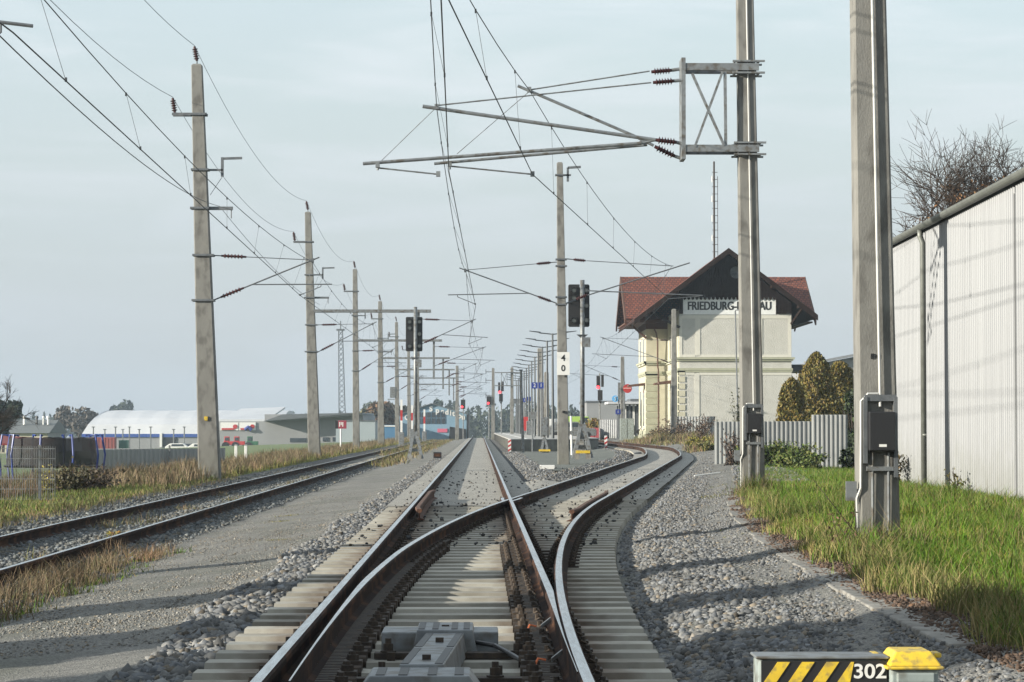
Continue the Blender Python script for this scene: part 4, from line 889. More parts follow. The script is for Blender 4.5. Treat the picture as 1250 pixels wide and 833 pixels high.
pr = pr+[(x*.85, z*.85+.004) for x, z in pr[::-1]]
for (ya, yb) in ((8, 52.3),):
    n = len(pr); vs = [(sx(ya)-.12+x, ya, 4.93+z) for x, z in pr]+[(sx(yb)-.12+x, yb, 4.93+z) for x, z in pr]
    g.add(vs, [(k,(k+1)%n,n+(k+1)%n,n+k) for k in range(n)]+[tuple(range(n)), tuple(range(n,2*n))[::-1]])
g.box(sx(30)-.0, sx(30)+.02, 8, 8.1, 4.7, 4.9)
g.build('gutter', M_gutter, sh, smooth=False)
mb = MB(); mb.hexa([(sx(8)-.012,8,4.72),(sx(8)+.05,8,4.72),(sx(52)+.05,52,4.72),(sx(52)-.012,52,4.72),(sx(8)-.012,8,4.90),(sx(8)+.05,8,4.90),(sx(52)+.05,52,4.90),(sx(52)-.012,52,4.90)]); mb.build('eaves_trim', M_black, sh)
mb = MB(); mb.tube([(sx(47.25)-.12,47.25,4.85),(sx(47.25)-.12,47.25,4.72),(sx(47.25)-.07,47.25,4.6),(sx(47.25)-.07,47.25,-.2)],.055,10); mb.box(sx(47.25)-.1,sx(47.25)+.02,47.18,47.32,1.0,1.04); mb.build('downpipe', M_gutter, sh, smooth=True)
MB().hexa([(sx(38.28)-.05,38.26,-.2),(sx(38.28)+.03,38.26,-.2),(sx(38.28)+.03,38.32,-.2),(sx(38.28)-.05,38.32,-.2),(sx(38.28)-.05,38.26,4.7),(sx(38.28)+.03,38.26,4.7),(sx(38.28)+.03,38.32,4.7),(sx(38.28)-.05,38.32,4.7)]).build('joint_strip', M_hallgrey, sh)
# ---- corrugated fence panels
yf = 84
def fpt(px, y): return (XW(px, y), y)
ft = thing('corrugated_fence', 'tall grey corrugated metal fence panel at the right of the lower ones', 'fence', (*fpt(1012,yf),-.3), 'corrugated metal fences')
thick(corr(fpt(990.5,yf), fpt(1034.5,yf-.25), -.38, ZW(506.5,yf), .155, .045, bot=-.38).build('sheet', M_fence, ft), .006)
MB().box(XW(1028,yf),XW(1030,yf),yf+.1,yf+.16,-.4,1.4).build('post', M_galv, ft)
ft = thing('corrugated_fence', 'low grey corrugated metal fence behind the green bush', 'fence', (*fpt(950,yf+2),-.3), 'corrugated metal fences')
thick(corr(fpt(908,yf+2.2), fpt(990.3,yf+2), -.35, ZW(514.5,yf+2), .15, .04).build('sheet', M_fence, ft), .006)
thick(corr(fpt(872,yf+2.4), fpt(907.8,yf+2.2), -.3, ZW(515,yf+4), .15, .04).build('sheet', M_fence, ft), .006)
MB().box(XW(907,yf)-.03,XW(907,yf)+.03,yf+2.35,yf+2.41,-.3,1.3).build('post', M_galv, ft)
ft = thing('corrugated_fence', 'far corrugated metal fence standing against the foot of the station gable', 'fence', (*fpt(845,180),.5), 'corrugated metal fences')
thick(corr(fpt(818,181), fpt(873,180), -.2, ZW(508.5,180), .22, .05).build('sheet', M_fence, ft), .008)
MB().box(XW(845,180)-.04,XW(845,180)+.04,181.2,181.3,.2,1.8).build('post', M_galv, ft)
ft = thing('corrugated_fence', 'pale ribbed fence left of the station beside two grey cabinets', 'fence', (*fpt(745,215),.5), 'corrugated metal fences')
thick(corr(fpt(733,216), fpt(754,215), .3, ZW(512.5,215), .21, .06).build('sheet', M_shed, ft), .008)
MB().box(XW(755,215)-.1,XW(755,215)+.1,215,215.1,.3,ZW(512.5,215)).build('post', M_dgalv, ft)
t = thing('switch_cabinet', 'large double-door grey-green cabinet left of the station front', 'cabinet', (XW(765,200),200,.3)); x0,x1 = XW(757,200),XW(774,200)
MB().box(x0,x1,200,200.6,.2,ZW(511,200)).build('body', M_steelgreen, t, bev=.02); mb = MB(); mb.box((x0+x1)/2-.01,(x0+x1)/2+.01,199.985,199.998,.35,ZW(512,200)); mb.build('door_gap', M_black, t)
# ------------------------------------------------------------------ station building
B0 = 186.0; XL = XW(829.5, B0); XR = XW(966.5, B0); XM = XW(888, B0); zB = lambda p: ZW(p, B0)
sb = thing('station_building', 'pale two-storey station with dark timber gable and red tiled roof', 'building', (XL, B0, .5))
BD = 20
MB().box(XL, XR, B0, B0+BD, .2, zB(378)).build('wall', M_plaster, sb)
# left facade skin, cream
mb = MB(); mb.box(XL-.05, XL-.002, B0+.25, B0+11, .3, zB(386)); RX = XW(789,197.2); mb.box(RX, XL-.004, 197.2, 206.5, .3, 8.9); mb.build('facade', M_cream, sb); MB().box(XR+.002,XR+1,197.2,206.5,.3,8.9).build('facade', M_cream, sb)
mb = MB()   # smooth plaster strips framing the roughcast panels
def strip(pa, pb, ya, yb, d=.03): mb.box(XW(pa,B0), XW(pb,B0), B0-d, B0-.001, zB(yb), zB(ya))
strip(829.6,833,386,436); strip(963,966.3,386,436); strip(849,855,388,434); strip(926,931,388,434)
strip(833.1,962.9,385,389,.032); strip(833.1,848.9,433,436,.028); strip(855.1,925.9,433,436,.028); strip(931.1,962.9,433,436,.028)
strip(848,854,456,522); strip(926,930,456,522); strip(829.6,847.9,455,458,.031); strip(854.1,925.9,455,458,.031); strip(930.1,966.3,455,458,.031)
mb.build('plaster_frames', M_smooth, sb)
mb = MB()
for ya, yb, d in ((436.3,438.8,.22),(438.9,441,.12),(449.5,452.6,.09),(452.7,454.6,.05)):
    mb.box(XL-d, XR+d, B0-d, B0-.002, zB(yb), zB(ya)); mb.box(XL-d-.05, XL-.052, B0-.0, B0+11, zB(yb), zB(ya)); mb.box(RX-d, RX-.002, 197.2-d, 206.5, zB(yb), zB(ya)); mb.box(RX-d+.01, XL-.2, 197.2-d, 197.19, zB(yb), zB(ya))
qb = MB()
for k in range(9):   # corner quoins
    z = .9+k*.52; qb.box(XL-.10, XL+.42, B0-.05, B0-.0345, z, z+.40); mb.box(XL-.10, XL-.0525, B0-.05, B0+.6, z, z+.40)
    mb.box(RX-.05, RX+.9, 197.15, 197.198, z, z+.44)
mb.build('cornice', M_moss, sb); qb.build('corner_quoins', M_cream, sb)
MB().box(RX-.07, XL-.06, 197.1, 206.6, .2, .95).build('plinth', M_moss, sb)
# windows on the left facade (near part) and risalit
def fwin(xf, y, z0, z1, w=1.0):
    fr = MB(); fr.box(xf-.06, xf-.002, y-w/2, y+w/2, z0, z1); f = fr.build('window', M_white, sb)
    p = MB(); p.box(xf-.075, xf-.062, y-w/2+.12, y-.04, z0+.12, z1-.12); p.box(xf-.075, xf-.062, y+.04, y+w/2-.12, z0+.12, z1-.12); p.build('pane', M_glass, f)
    MB().box(xf-.16, xf-.002, y-w/2-.1, y+w/2+.1, z0-.14, z0-.02).build('sill', M_smooth, f)
for y in (189.0, 193.4): fwin(XL-.05, y, 6.2, 8.2, 1.2); fwin(XL-.05, y, 1.5, 4.2, 1.2)
for y in (199.4, 203.2): fwin(RX, y, 6.2, 8.2, 1.1); fwin(RX, y, 1.2, 4.2, 1.1)
for xw, y, z in ((XL-.05,189,4.55),(XL-.05,193.4,4.55),(RX,199.4,4.5)):
    mb = MB(); mb.hexa([(xw-1.3,y-.9,z-.12),(xw,y-.9,z+.0),(xw,y+.9,z+.0),(xw-1.3,y+.9,z-.12),(xw-1.3,y-.9,z+.03),(xw,y-.9,z+.2),(xw,y+.9,z+.2),(xw-1.3,y+.9,z+.03)]); mb.build('door_canopy', M_bwood, sb)
mb = MB(); xx = XW(803,196.9); mb.tube([(xx-.3,196.6,8.9),(xx-.1,196.85,8.5),(xx,196.9,7.9),(xx,196.95,6.0),(xx+.06,196.95,5.6),(xx+.06,196.95,.4)],.06,8); mb.build('downpipe', M_bwood, sb)
# timber gable
ap = zB(310); zt = zB(362.8); slope = (zB(310)-zB(392))/(XM-XW(781,B0))
gl = [(XL,zB(383)),(XW(834,B0),zB(383)),(XW(834,B0),zt),(XW(947.5,B0),zt),(XW(947.5,B0),zB(383)),(XR,zB(383)),(XR,ap-(XR-XM)*slope+0),(XM,ap),(XL,ap-(XM-XL)*slope)]
mb = MB(); mb.poly(gl, 'y', B0-.10, B0+.2)
for x in np.arange(XL+.1, XR, .22):
    zz0 = zt if XW(834,B0) < x < XW(947.5,B0) else zB(383); zz1 = ap-abs(x-XM)*slope-.1
    if zz1 > zz0+.1: mb.box(x-.035, x+.035, B0-.135, B0-.101, zz0-.02, zz1)
for x in np.arange(XW(834,B0)+.12, XW(947.5,B0), .30): mb.poly([(x-.12,zt+.02),(x+.12,zt+.02),(x+.10,zt-.13),(x,zt-.22),(x-.10,zt-.13)], 'y', B0-.14, B0-.105)
mb.build('timber_gable', M_dwood, sb)
sgn = MB(); sgn.box(XW(834,B0), XW(947.5,B0), B0-.04, B0-.001, zB(384), zt).build('sign_panel', mat('sign_white', (.66,.67,.66), (.58,.59,.58), .8, scale=3), sb)
text('FRIEDBURG-LENGAU', .86, MATS['matt_black'], sb, (XW(890.5,B0), B0-.045, zB(374)), ext=.004, bold=.012, sx=.765, name='station_name')
text('FRIEDBURG-LENGAU', .86, MATS['matt_black'], sb, (XW(890.5,B0)+.045, B0-.049, zB(374)+.01), ext=.004, bold=.012, sx=.765, name='station_name')
# main roof (ridge along Y)
def roofslab(name, quads, th, m):
    bmv = bmesh.new(); uvl = bmv.loops.layers.uv.new('UVMap')
    for q in quads:
        P = [Vector(p) for p in q]; u = (P[1]-P[0]).normalized(); nn = (P[1]-P[0]).cross(P[3]-P[0]).normalized(); v = nn.cross(u)
        if nn.z < 0: nn = -nn
        top = [bmv.verts.new(p) for p in P]; bot = [bmv.verts.new(p-nn*th) for p in P]
        for f in ([top[0],top[1],top[2],top[3]], [bot[3],bot[2],bot[1],bot[0]], [top[0],bot[0],bot[1],top[1]], [top[1],bot[1],bot[2],top[2]], [top[2],bot[2],bot[3],top[3]], [top[3],bot[3],bot[0],top[0]]):
            fc = bmv.faces.new(f)
            for l in fc.loops: r = l.vert.co-P[0]; l[uvl].uv = (r.dot(u), r.dot(v))
    bmesh.ops.recalc_face_normals(bmv, faces=bmv.faces); me = bpy.data.meshes.new(name); bmv.to_mesh(me); bmv.free(); me.materials.append(m)
    o = bpy.data.objects.new(name, me); COL.objects.link(o); o.parent = sb; o.matrix_parent_inverse = Matrix.Translation(-Vector(sb.location)); return o
ov = 1.5; yF = B0-1.35; eL, eR = XM-6.9, XM+6.5; zr = ap+.35
sl = (zr-zB(390)-.2)/6.6
rf = roofslab('roof', [((eL,yF,zr-(XM-eL)*sl),(eL,B0+BD,zr-(XM-eL)*sl),(XM,B0+BD,zr),(XM,yF,zr)), ((eR,B0+BD,zr-(eR-XM)*sl),(eR,yF,zr-(eR-XM)*sl),(XM,yF,zr),(XM,B0+BD,zr))], .12, M_tiles)
# dark soffit boards and bargeboards
mb = MB()
for s, e in ((-1, eL), (1, eR)):
    a = Vector((XM, 0, zr-.14)); b = Vector((e, 0, zr-.14-abs(e-XM)*sl)); nz = Vector((0,0,1))
    for (y0_, y1_, d, w) in ((yF-.06, yF, 0.14, .42), (yF+.01, B0+BD, 0.0, .10)):
        mb.hexa([(a.x,y0_,a.z+d),(b.x,y0_,b.z+d),(b.x,y1_,b.z+d),(a.x,y1_,a.z+d),(a.x,y0_,a.z+d-w),(b.x,y0_,b.z+d-w),(b.x,y1_,b.z+d-w),(a.x,y1_,a.z+d-w)])
    for k in (.2,.5,.8): p = a+(b-a)*k; mb.box(p.x-.09,p.x+.09,yF+.05,B0,p.z-.32,p.z-.11)
    p = a+(b-a)*.83; mb.bar((p.x, yF+.2, p.z-.2), (XL if s < 0 else XR, B0-.05, p.z-1.3), .16)
mb.build('bargeboards', M_dwood, sb)
# cross wing roof (ridge along X)
yc = 203.; cw = [(XW(758,yc)), (XW(983,yc))]; zr2 = ZW(338, yc); hf = 6.6; zE = ZW(389, yc-hf)
roofslab('cross_roof', [((cw[1],yc-hf,zE),(cw[0],yc-hf,zE),(cw[0],yc,zr2),(cw[1],yc,zr2)), ((cw[0],yc+hf,zE),(cw[1],yc+hf,zE),(cw[1],yc,zr2),(cw[0],yc,zr2))], .12, M_tiles)
mb = MB()
for x, s in ((cw[0],-1),(cw[1],1)):
    for ss in (-1, 1):
        mb.hexa([(x-.06*(s<0)-.0,yc,zr2+.02),(x+.06,yc,zr2+.02),(x+.06,yc+ss*hf,zE+.02),(x-.06,yc+ss*hf,zE+.02),(x-.06,yc,zr2-.5),(x+.06,yc,zr2-.5),(x+.06,yc+ss*hf,zE-.5),(x-.06,yc+ss*hf,zE-.5)])
mb.hexa([(cw[0],yc-hf,zE-.13),(XL-.2,yc-hf,zE-.13),(XL-.2,yc-hf+1.5,zE-.13),(cw[0],yc-hf+1.5,zE-.13),(cw[0],yc-hf,zE-.3),(XL-.2,yc-hf,zE-.3),(XL-.2,yc-hf+1.5,zE-.3),(cw[0],yc-hf+1.5,zE-.3)])
mb.box(cw[0]+.1, XL, yc-hf+.3, yc+hf-.3, zE-.32, zE-.2)
mb.box(RX-.05, XL+.2, 197.1, 206.5, 8.85, zE-.31)
mb.bar((cw[0]+.3,197,zE-.3),(RX,197.1,zE-1.5),.16); mb.box(XR, cw[1]-.2, yc-hf+.3, yc+hf-.3, zE-.32, zE-.2)
mb.build('cross_wing_timber', M_bwood, sb)
t = thing('satellite_dish', 'grey satellite dish mounted on the dark timber gable', 'satellite dish', (XW(898,B0),B0-.6,zB(334)))
p = W(898,333,B0-.5); mb = MB(); mb.tube_prof([p+Vector((0,.12,0)),p+Vector((0,.02,0)),p+Vector((0,-.06,0)),p+Vector((0,-.05,0)),p+Vector((0,.1,0))],[.1,.36,.45,.43,.1],Vector((.3,-1,.2)),16,0); mb.build('dish', M_dgalv, t); MB().bar(p+Vector((0,.1,0)),p+Vector((-.3,-.35,-.35)),.04).build('feed_arm', M_dgalv, t)
MB().bar(p+Vector((0,.1,0)),p+Vector((.1,.45,-.3)),.06).build('bracket', M_dgalv, t)
t = thing('roof_antenna', 'tall thin dark antenna mast rising behind the station roof', 'antenna', (XW(872.5,200),200,12))
x = XW(872.5,200); mb = MB(); z0, z1 = 12.5, ZW(197,200); mb.tube([(x,200,z0),(x,200,z1)],.07,6); mb.tube([(x+.28,200,z0),(x+.28,200,ZW(215,200))],.025,5)
for k in range(16): z = z0+(z1-z0)*(k+.5)/17; mb.box(x-.16,x+.28,199.98,200.02,z-.02,z+.02)
mb.build('mast_tube', M_bark, t); mb = MB()
for k in range(4): z = z0+(z1-z0)*(.35+k*.16); MB().tube([(x-.15,200,z),(x-.15,200,z+.5)],.045,6).build('aerial', M_white, t)
# porch at the back right, hall behind
t = thing('wooden_porch', 'dark timber porch roof with bracket post at the right rear of the station', 'porch', (XW(978,196),196,.2)); x0 = XR+.05; x1 = XW(987,198)
MB().box(x0,x1,194,202,ZW(453,194),ZW(445,194)).build('porch_roof', M_black, t); mb = MB(); xp = XW(977,194.5); mb.box(xp-.1,xp+.1,194.3,194.5,.2,ZW(453.2,194)); mb.bar((xp,194.4,4.2),(xp-.8,194.4,5.3),.12); mb.bar((xp,194.4,4.2),(xp+.6,194.4,5.3),.12); mb.build('bracket_post', M_dwood, t)
t = thing('storage_hall', 'pale hall with sloping roof behind the golden conifers', 'building', (XW(1100,300),300,0)); x0, x1 = XW(985,300), XW(1330,300)
MB().poly([(x0,-.5),(x1,-.5),(x1,ZW(380,300)),(x0,ZW(447,300))],'y',300,340).build('wall', M_hallgrey, t); MB().hexa([(x0-.4,299,ZW(447,300)),(x1,299,ZW(380,300)),(x1,341,ZW(380,300)),(x0-.4,341,ZW(447,300)),(x0-.4,299,ZW(447,300)+.3),(x1,299,ZW(380,300)+.3),(x1,341,ZW(380,300)+.3),(x0-.4,341,ZW(447,300)+.3)]).build('roof', M_shed, t)
t = thing('street_lamp', 'slim dark lamp post in front of the station gable', 'street lamp', (XW(900,176),176,.3)); x = XW(900.5,176)
MB().tube([(x,176,-.2),(x,176,ZW(505,176))],.09,8).build('base_tube', M_conc, t); MB().tube([(x,176,ZW(506,176)),(XW(898,176),176,ZW(380,176)),(XW(898.3,176),176,ZW(378.6,176)),(XW(900,176),175.9,ZW(378.3,176)),(XW(906,176),175.8,ZW(378.6,176))],.05,8).build('post', M_dgalv, t)
# small plant climbing on it is a shrub (see below)
# ------------------------------------------------------------------ trees and shrubs
def leafquads(P, size, cols, up_bias=0.3):
    P = np.asarray(P); n = len(P); a = rng.normal(size=(n, 3)); a /= np.linalg.norm(a, axis=1)[:, None]; b = rng.normal(size=(n, 3)); b[:, 2] += up_bias*3
    b -= (a*b).sum(1)[:, None]*a; b /= np.linalg.norm(b, axis=1)[:, None]; s = size*rng.uniform(.5, 1.4, n)[:, None]
    V = np.stack([P-a*s*.5, P+b*s, P+a*s*.5, P-b*s], 1); Fc = np.arange(n*4).reshape(n, 4)
    cols = np.asarray(cols); c = cols[rng.integers(0, len(cols), n)]*rng.uniform(.65, 1.35, n)[:, None]; return V.reshape(-1, 3), Fc, np.repeat(c, 4, 0)
def crown(name, P, size, cols, parent, ub=.3):
    V, Fc, c = leafquads(P, size, cols, ub); return npmesh(name, V, Fc, M_leaf, c, parent)
def lobes(cx, cy, cz, rx, rz, nl, n, sh=.55):
    out = []; L = []
    for _ in range(nl): a = random.uniform(0, 6.28); r = random.uniform(.1, .75); L.append((cx+math.cos(a)*rx*r, cy+math.sin(a)*rx*r, cz+random.uniform(-.75,.75)*rz, rx*random.uniform(.28,.5)))
    for _ in range(n):
        l = random.choice(L); d = rng.normal(size=3); d /= np.linalg.norm(d); r = l[3]*(sh+(1-sh)*random.random()**.5)
        out.append((l[0]+d[0]*r, l[1]+d[1]*r, l[2]+d[2]*r*.9))
    return out
def leafy_tree(x, y, h, w, cols, lab, n=900, size=.35, grp=None, zb=None, name='tree'):
    zb = Zg(x, y) if zb is None else zb; t = thing(name, lab, 'tree', (x,y,zb), grp)
    mb = MB(); mb.tube([(x,y,zb-.2),(x+.1,y,zb+h*.3),(x,y,zb+h*.75)], [h*.03,h*.022,h*.008], 7)
    for _ in range(8): a = random.uniform(0,6.28); z = zb+h*random.uniform(.25,.6); mb.tube([(x,y,z),(x+math.cos(a)*w*.35,y+math.sin(a)*w*.35,z+h*.22)], [h*.01,h*.003], 5)
    mb.build('trunk', M_bark, t); crown('crown', lobes(x,y,zb+h*.6,w/2*1.1,h*.33,14,n), size, cols, t); return t
def conifer(x, y, h, w, cols, lab, n=4000, size=.12, grp=None, zb=None, name='conifer', pw=.75, skirt=0.03, ub=1.0):
    zb = Zg(x, y) if zb is None else zb; t = thing(name, lab, 'conifer', (x,y,zb), grp); P = []
    MB().tube([(x,y,zb-.2),(x,y,zb+h*.9)], [h*.03,h*.006], 6).build('trunk', M_bark, t)
    bumps = [(random.uniform(0,6.28), random.uniform(.05,.95), random.uniform(.12,.3)) for _ in range(46)]
    for _ in range(n):
        tt = random.random()**1.25; a = random.uniform(0, 6.28); r0 = w/2*min(1, .45+.55*(tt+skirt)/.28)*(1-tt**1.9)**pw*(1-.28*tt) if name != 'spruce' else w/2*(1-tt)**.9
        k = .8
        for ba, bt, bs in bumps:
            da = abs((a-ba+3.14)%6.28-3.14); dd = (da/.42)**2+((tt-bt)/.09)**2
            if dd < 1: k += bs*(1-dd)
        r = r0*k*(.62+.38*random.random()**.4)*(1+max(0, random.gauss(0,.12))); P.append((x+math.cos(a)*r, y+math.sin(a)*r, zb+h*(.01+.97*tt)+random.uniform(-.02,.05)*h))
    crown('crown', P, size, cols, t, ub); return t
GOLD = [(.17,.13,.028),(.13,.115,.022),(.20,.15,.035),(.08,.08,.02),(.14,.09,.022)]
for px, y, ptop, w, lab in ((967,118,464,1.75,'small rounded golden-green conifer nearest the station wall'),(997,122,433,2.2,'tall golden-brown conifer in the middle of the three'),(1026,126,444,2.5,'golden-brown conifer on the right behind the tall fence panel')):
    X = XW(px,y); zb = -.2; conifer(X, y, ZW(ptop,y)-zb, w*(1.08 if px < 980 else 1.3), GOLD, lab, 16000, .075, 'golden conifers behind the fence', zb=zb, pw=.42)
DG = [(.02,.035,.012),(.03,.045,.018),(.015,.025,.01)]
for px, y, h, w, lab in ((990,124,2.9,3.4,'dark green bush mass beneath the golden conifers'),(1045,100,3.2,2.6,'dark evergreen shrub between the fence and the nearest mast'),(1062,80,1.6,2.0,'dark leafy shrub low beside the shed corner')):
    X = XW(px,y); t = thing('shrub', lab, 'shrub', (X,y,-.3)); crown('foliage', lobes(X,y,-.3+h*.5,w/2,h*.45,12,3500), .10, DG+[(.05,.075,.025)], t)
    mb = MB(); [mb.tube([(X,y,-.4),(X+random.uniform(-.6,.6),y+random.uniform(-.5,.5),-.3+h*.7)],[.04,.01],5) for _ in range(6)]; mb.build('stems', M_bark, t)
def bush(x, y, w, h, cols, lab, n, size, name='shrub', grp=None, stems=18, d=None):
    zb = Zg(x, y)-.05; t = thing(name, lab, 'shrub', (x,y,zb), grp); mb = MB(); P = []
    for _ in range(stems):
        a = random.uniform(0,6.28); r = random.random()**.6; e = Vector((x+math.cos(a)*w/2*r, y+math.sin(a)*(d or w)/2*r, zb+h*random.uniform(.5,1)*(1-.3*r)))
        m = Vector((x+(e.x-x)*.4, y+(e.y-y)*.4, zb+(e.z-zb)*.6)); s_ = Vector((x+random.uniform(-.3,.3)*w, y, zb)); mb.tube([s_, m, e], [.012,.008,.004], 4)
        for _ in range(n//stems):
            k = random.random()**.6; q = s_.lerp(m, k*2) if k < .5 else m.lerp(e, k*2-1); P.append((q.x+random.gauss(0,.09)*w*.5, q.y+random.gauss(0,.09), q.z+random.gauss(0,.05)*h))
    mb.build('stems', M_bark, t); crown('foliage', P, size, cols, t); return t
LG = [(.07,.11,.02),(.10,.14,.03),(.14,.15,.04),(.05,.08,.02)]
bush(XW(948,79), 79, 2.6, 1.05, LG, 'leafy green bramble shrub in front of the low fence right of the second mast', 4200, .055, stems=50)
bush(XW(985,77), 77, 1.6, .8, LG, 'smaller green bramble shrub at the foot of the tall fence panel', 1800, .055, stems=26)
bush(XW(968,76), 76, 1.7, .55, LG, 'low trailing green shrub between the two bramble bushes', 1200, .05, stems=20)
bush(XW(895,80), 80, 1.1, 1.35, [(.10,.06,.05),(.07,.05,.04),(.13,.09,.06)], 'thin brown leafless-looking shrub left of the second mast', 420, .04, stems=40)
bush(XW(900,174), 174, 1.6, 4.2, [(.12,.12,.05),(.09,.09,.04)], 'sparse climbing shrub on the lamp post before the gable', 260, .10, stems=16)
for px, y, w, h, c, lab, n in ((853,126,1.3,.85,[(.20,.18,.03),(.26,.22,.05),(.12,.12,.03)],'yellow-green bush beside the bend of the rail',2200),(826,172,3.0,1.9,[(.14,.09,.07),(.10,.07,.05),(.18,.13,.09)],'brown withered bush left of the yellow-green one',1500),(866,122,1.4,.6,[(.13,.14,.04),(.18,.15,.06)],'low olive bush right of the yellow-green one',1300),(858,160,2.2,2.0,[(.13,.09,.06),(.09,.06,.05)],'tall withered brown bush before the far fence',700),(806,178,2.6,1.2,[(.22,.16,.08),(.16,.11,.06)],'pale brown low bush nearest the station corner',1300)):
    bush(XW(px,y), y, w, h, c, lab, n, .07, stems=36)
mound = [(XW(px, y), y) for px, y in [(random.uniform(785,850), random.uniform(165,182)) for _ in range(120)]+[(random.uniform(845,882), random.uniform(122,150)) for _ in range(60)] if XW(px, y) > div(y)+1.7]
tag(blades('dry_grass', tufts(mound, .3, 70), .25, .7, .03, DRY+OLIVE+[(.22,.13,.11)], .6), kind='stuff')
tag(blades('dry_grass', tufts([(div(y)+random.uniform(2.2,4.5), y) for y in np.arange(150,195,.9)], .35, 60), .1, .35, .035, DRY+OLIVE, .6), kind='stuff')
tag(blades('dry_grass', tufts([(XW(px,YB)+0, YB-.4) for px in (902,908,914,922,930,936)]+[(XW(px,24), 23.6) for px in (1035,1045,1058,1070,1082,1095,1102)], .1, 110), .12, .38, .007, DRY+OLIVE+GREEN, .6), kind='stuff')
t = thing('dead_twigs', 'thin leafless reddish stems leaning in the grass left of the nearest mast', 'shrub', (XW(1025,23),23,.02)); mb = MB()
for a_, b_, c_ in (((1047,655),(1012,610),(992,585)),((1030,668),(1040,640),(1044,622)),((1026,665),(1018,640),(1016,628)),((1036,668),(1030,650),(1022,640))): mb.tube([W(*a_,23), W(*b_,22.9), W(*c_,23)], [.005,.004,.002], 5)
mb.build('stems', M_bark, t); crown('foliage', [tuple(W(random.uniform(1012,1048), random.uniform(625,665), 22.9+random.uniform(-.2,.2))) for _ in range(90)], .018, [(.14,.08,.05),(.12,.10,.04)], t)
bush(sx(49)-.35, 49.5, .8, .9, [(.09,.08,.03),(.12,.08,.04)], 'dark weedy shrub at the far foot of the shed wall', 500, .04, stems=22, d=2.0)
bush(sx(42.5)-.25, 42.5, .4, .55, [(.09,.08,.03),(.12,.11,.04)], 'small weed against the shed wall', 90, .03, stems=10, d=.5)
# bare tree behind the shed
def bare_tree(x, y, h, lab, leaves=0, zb=0, spread_=.55, seedv=3, depth=6, r0=.28, name='bare_tree', px_lim=None):
    rd = random.Random(seedv); t = thing(name, lab, 'tree', (x,y,zb)); mb = MB(); tips = []
    def grow(p, d, L, r, k):
        if k > 1 and px_lim and p.x < XW(px_lim+rd.uniform(-8,25), y): return
        pts = [p]; q = p; dd = d
        for i in range(3): dd = (dd+Vector((rd.gauss(0,.12),rd.gauss(0,.12),rd.gauss(.03,.08)))).normalized(); q = q+dd*L/3; pts.append(q)
        mb.tube(pts, [r, r*.88, r*.76, r*.62], 6 if k < 2 else 3, caps=False)
        if k >= depth: tips.append(q); return
        nb = rd.choice((3,4,4)) if k else 8
        for _ in range(nb):
            u, v = frame(dd); a = rd.uniform(0,6.28); s = rd.uniform(.35, .95)*(spread_/.55); nd = (dd+(u*math.cos(a)+v*math.sin(a))*s).normalized(); b = pts[rd.choice((1,2,3,3))]
            grow(b, nd, L*rd.uniform(.62,.85), max(r*.55, .0075), k+1)
    grow(Vector((x,y,zb)), Vector((0,0,1)), h*.27, r0, 0); mb.build('trunk', M_bark, t)
    if leaves:
        P = [(tp.x+rd.gauss(0,.15), tp.y+rd.gauss(0,.15), tp.z+rd.gauss(0,.15)) for tp in rd.sample(tips, min(len(tips), leaves)) if tp.z < zb+h*.66 and tp.x < x+.8 and tp.x > x-2.5]
        crown('leaves', P, .06, [(.17,.08,.03),(.13,.065,.03),(.2,.11,.045)], t)
    return t
bare_tree(XW(1238,74), 74, 12.3, 'big leafless tree with a few rusty leaves behind the white shed', 5000, 0, .62, 5, 7, px_lim=1093)
bare_tree(XW(-22,110), 110, 5.5, 'leafless tree whose twigs reach in at the left edge', 0, -.8, .5, 9, 5, .12)
# far trees (each its own) and the forest
AUT = [(.13,.07,.035),(.10,.075,.03),(.16,.09,.045)]
for px, y, pt, w, c, lab in ((448,480,497,6,[(.10,.09,.04),(.08,.08,.04)],'olive autumn tree right of the grey hall'),(463,470,489,7,AUT,'reddish-brown autumn tree between the left masts'),(480,475,493,6,[(.07,.07,.045),(.09,.08,.05)],'grey-brown autumn tree left of the blue hall'),(96,520,499,9,[(.07,.06,.05),(.09,.075,.06)],'brown tree left of the white tent hall'),(4,300,484,4.5,DG,'dark conifer at the left edge behind the grey roofed house')):
    X = XW(px,y); zb = -1.5; leafy_tree(X, y, ZW(pt,y)-zb, w, c, lab, 1800, .5, zb=zb)
for px, y, pt, w, lab in ((735,232,505,3.6,'yellow-brown autumn shrub behind the red boxes'),(722,240,500,3.2,'olive autumn shrub behind the platform signal'),(716,236,508,2.4,'small rusty shrub left of the platform signal')):
    X = XW(px,y); bush(X, y, w, ZW(pt,y)-.6, [(.20,.14,.03),(.14,.12,.03),(.18,.09,.03)], lab, 1500, .16, stems=30)
def forest(name, lab, n, xr, yr, h, cols, shapes=.5, zb=-2.6, base=None):
    V = []; Fs = []; C = []; k = 0
    P = []; S = []
    for _ in range(n):
        x = random.uniform(*xr); y = random.uniform(*yr); hh = random.uniform(*h); con = random.random() < shapes; w = hh*(.30 if con else .55)
        for _ in range(230):
            t = random.random(); a = random.uniform(0,6.28); r = w/2*((1-t) if con else math.sqrt(max(0,1-(2*t-1)**2)))*random.uniform(.5,1.1)
            P.append((x+math.cos(a)*r, y+math.sin(a)*r, zb+hh*(.02+.98*t)))
    V, Fc, c = leafquads(P, .7, cols, .6); o = npmesh(name, V, Fc, M_leaf, c); tag(o, lab, 'forest', None, 'stuff'); return o
FC = [(.03,.045,.02),(.045,.055,.028),(.025,.035,.018)]
forest('forest', 'long dark conifer forest along the left horizon', 420, (-330,-40), (1000,1180), (6.5,10.5), FC, .8)
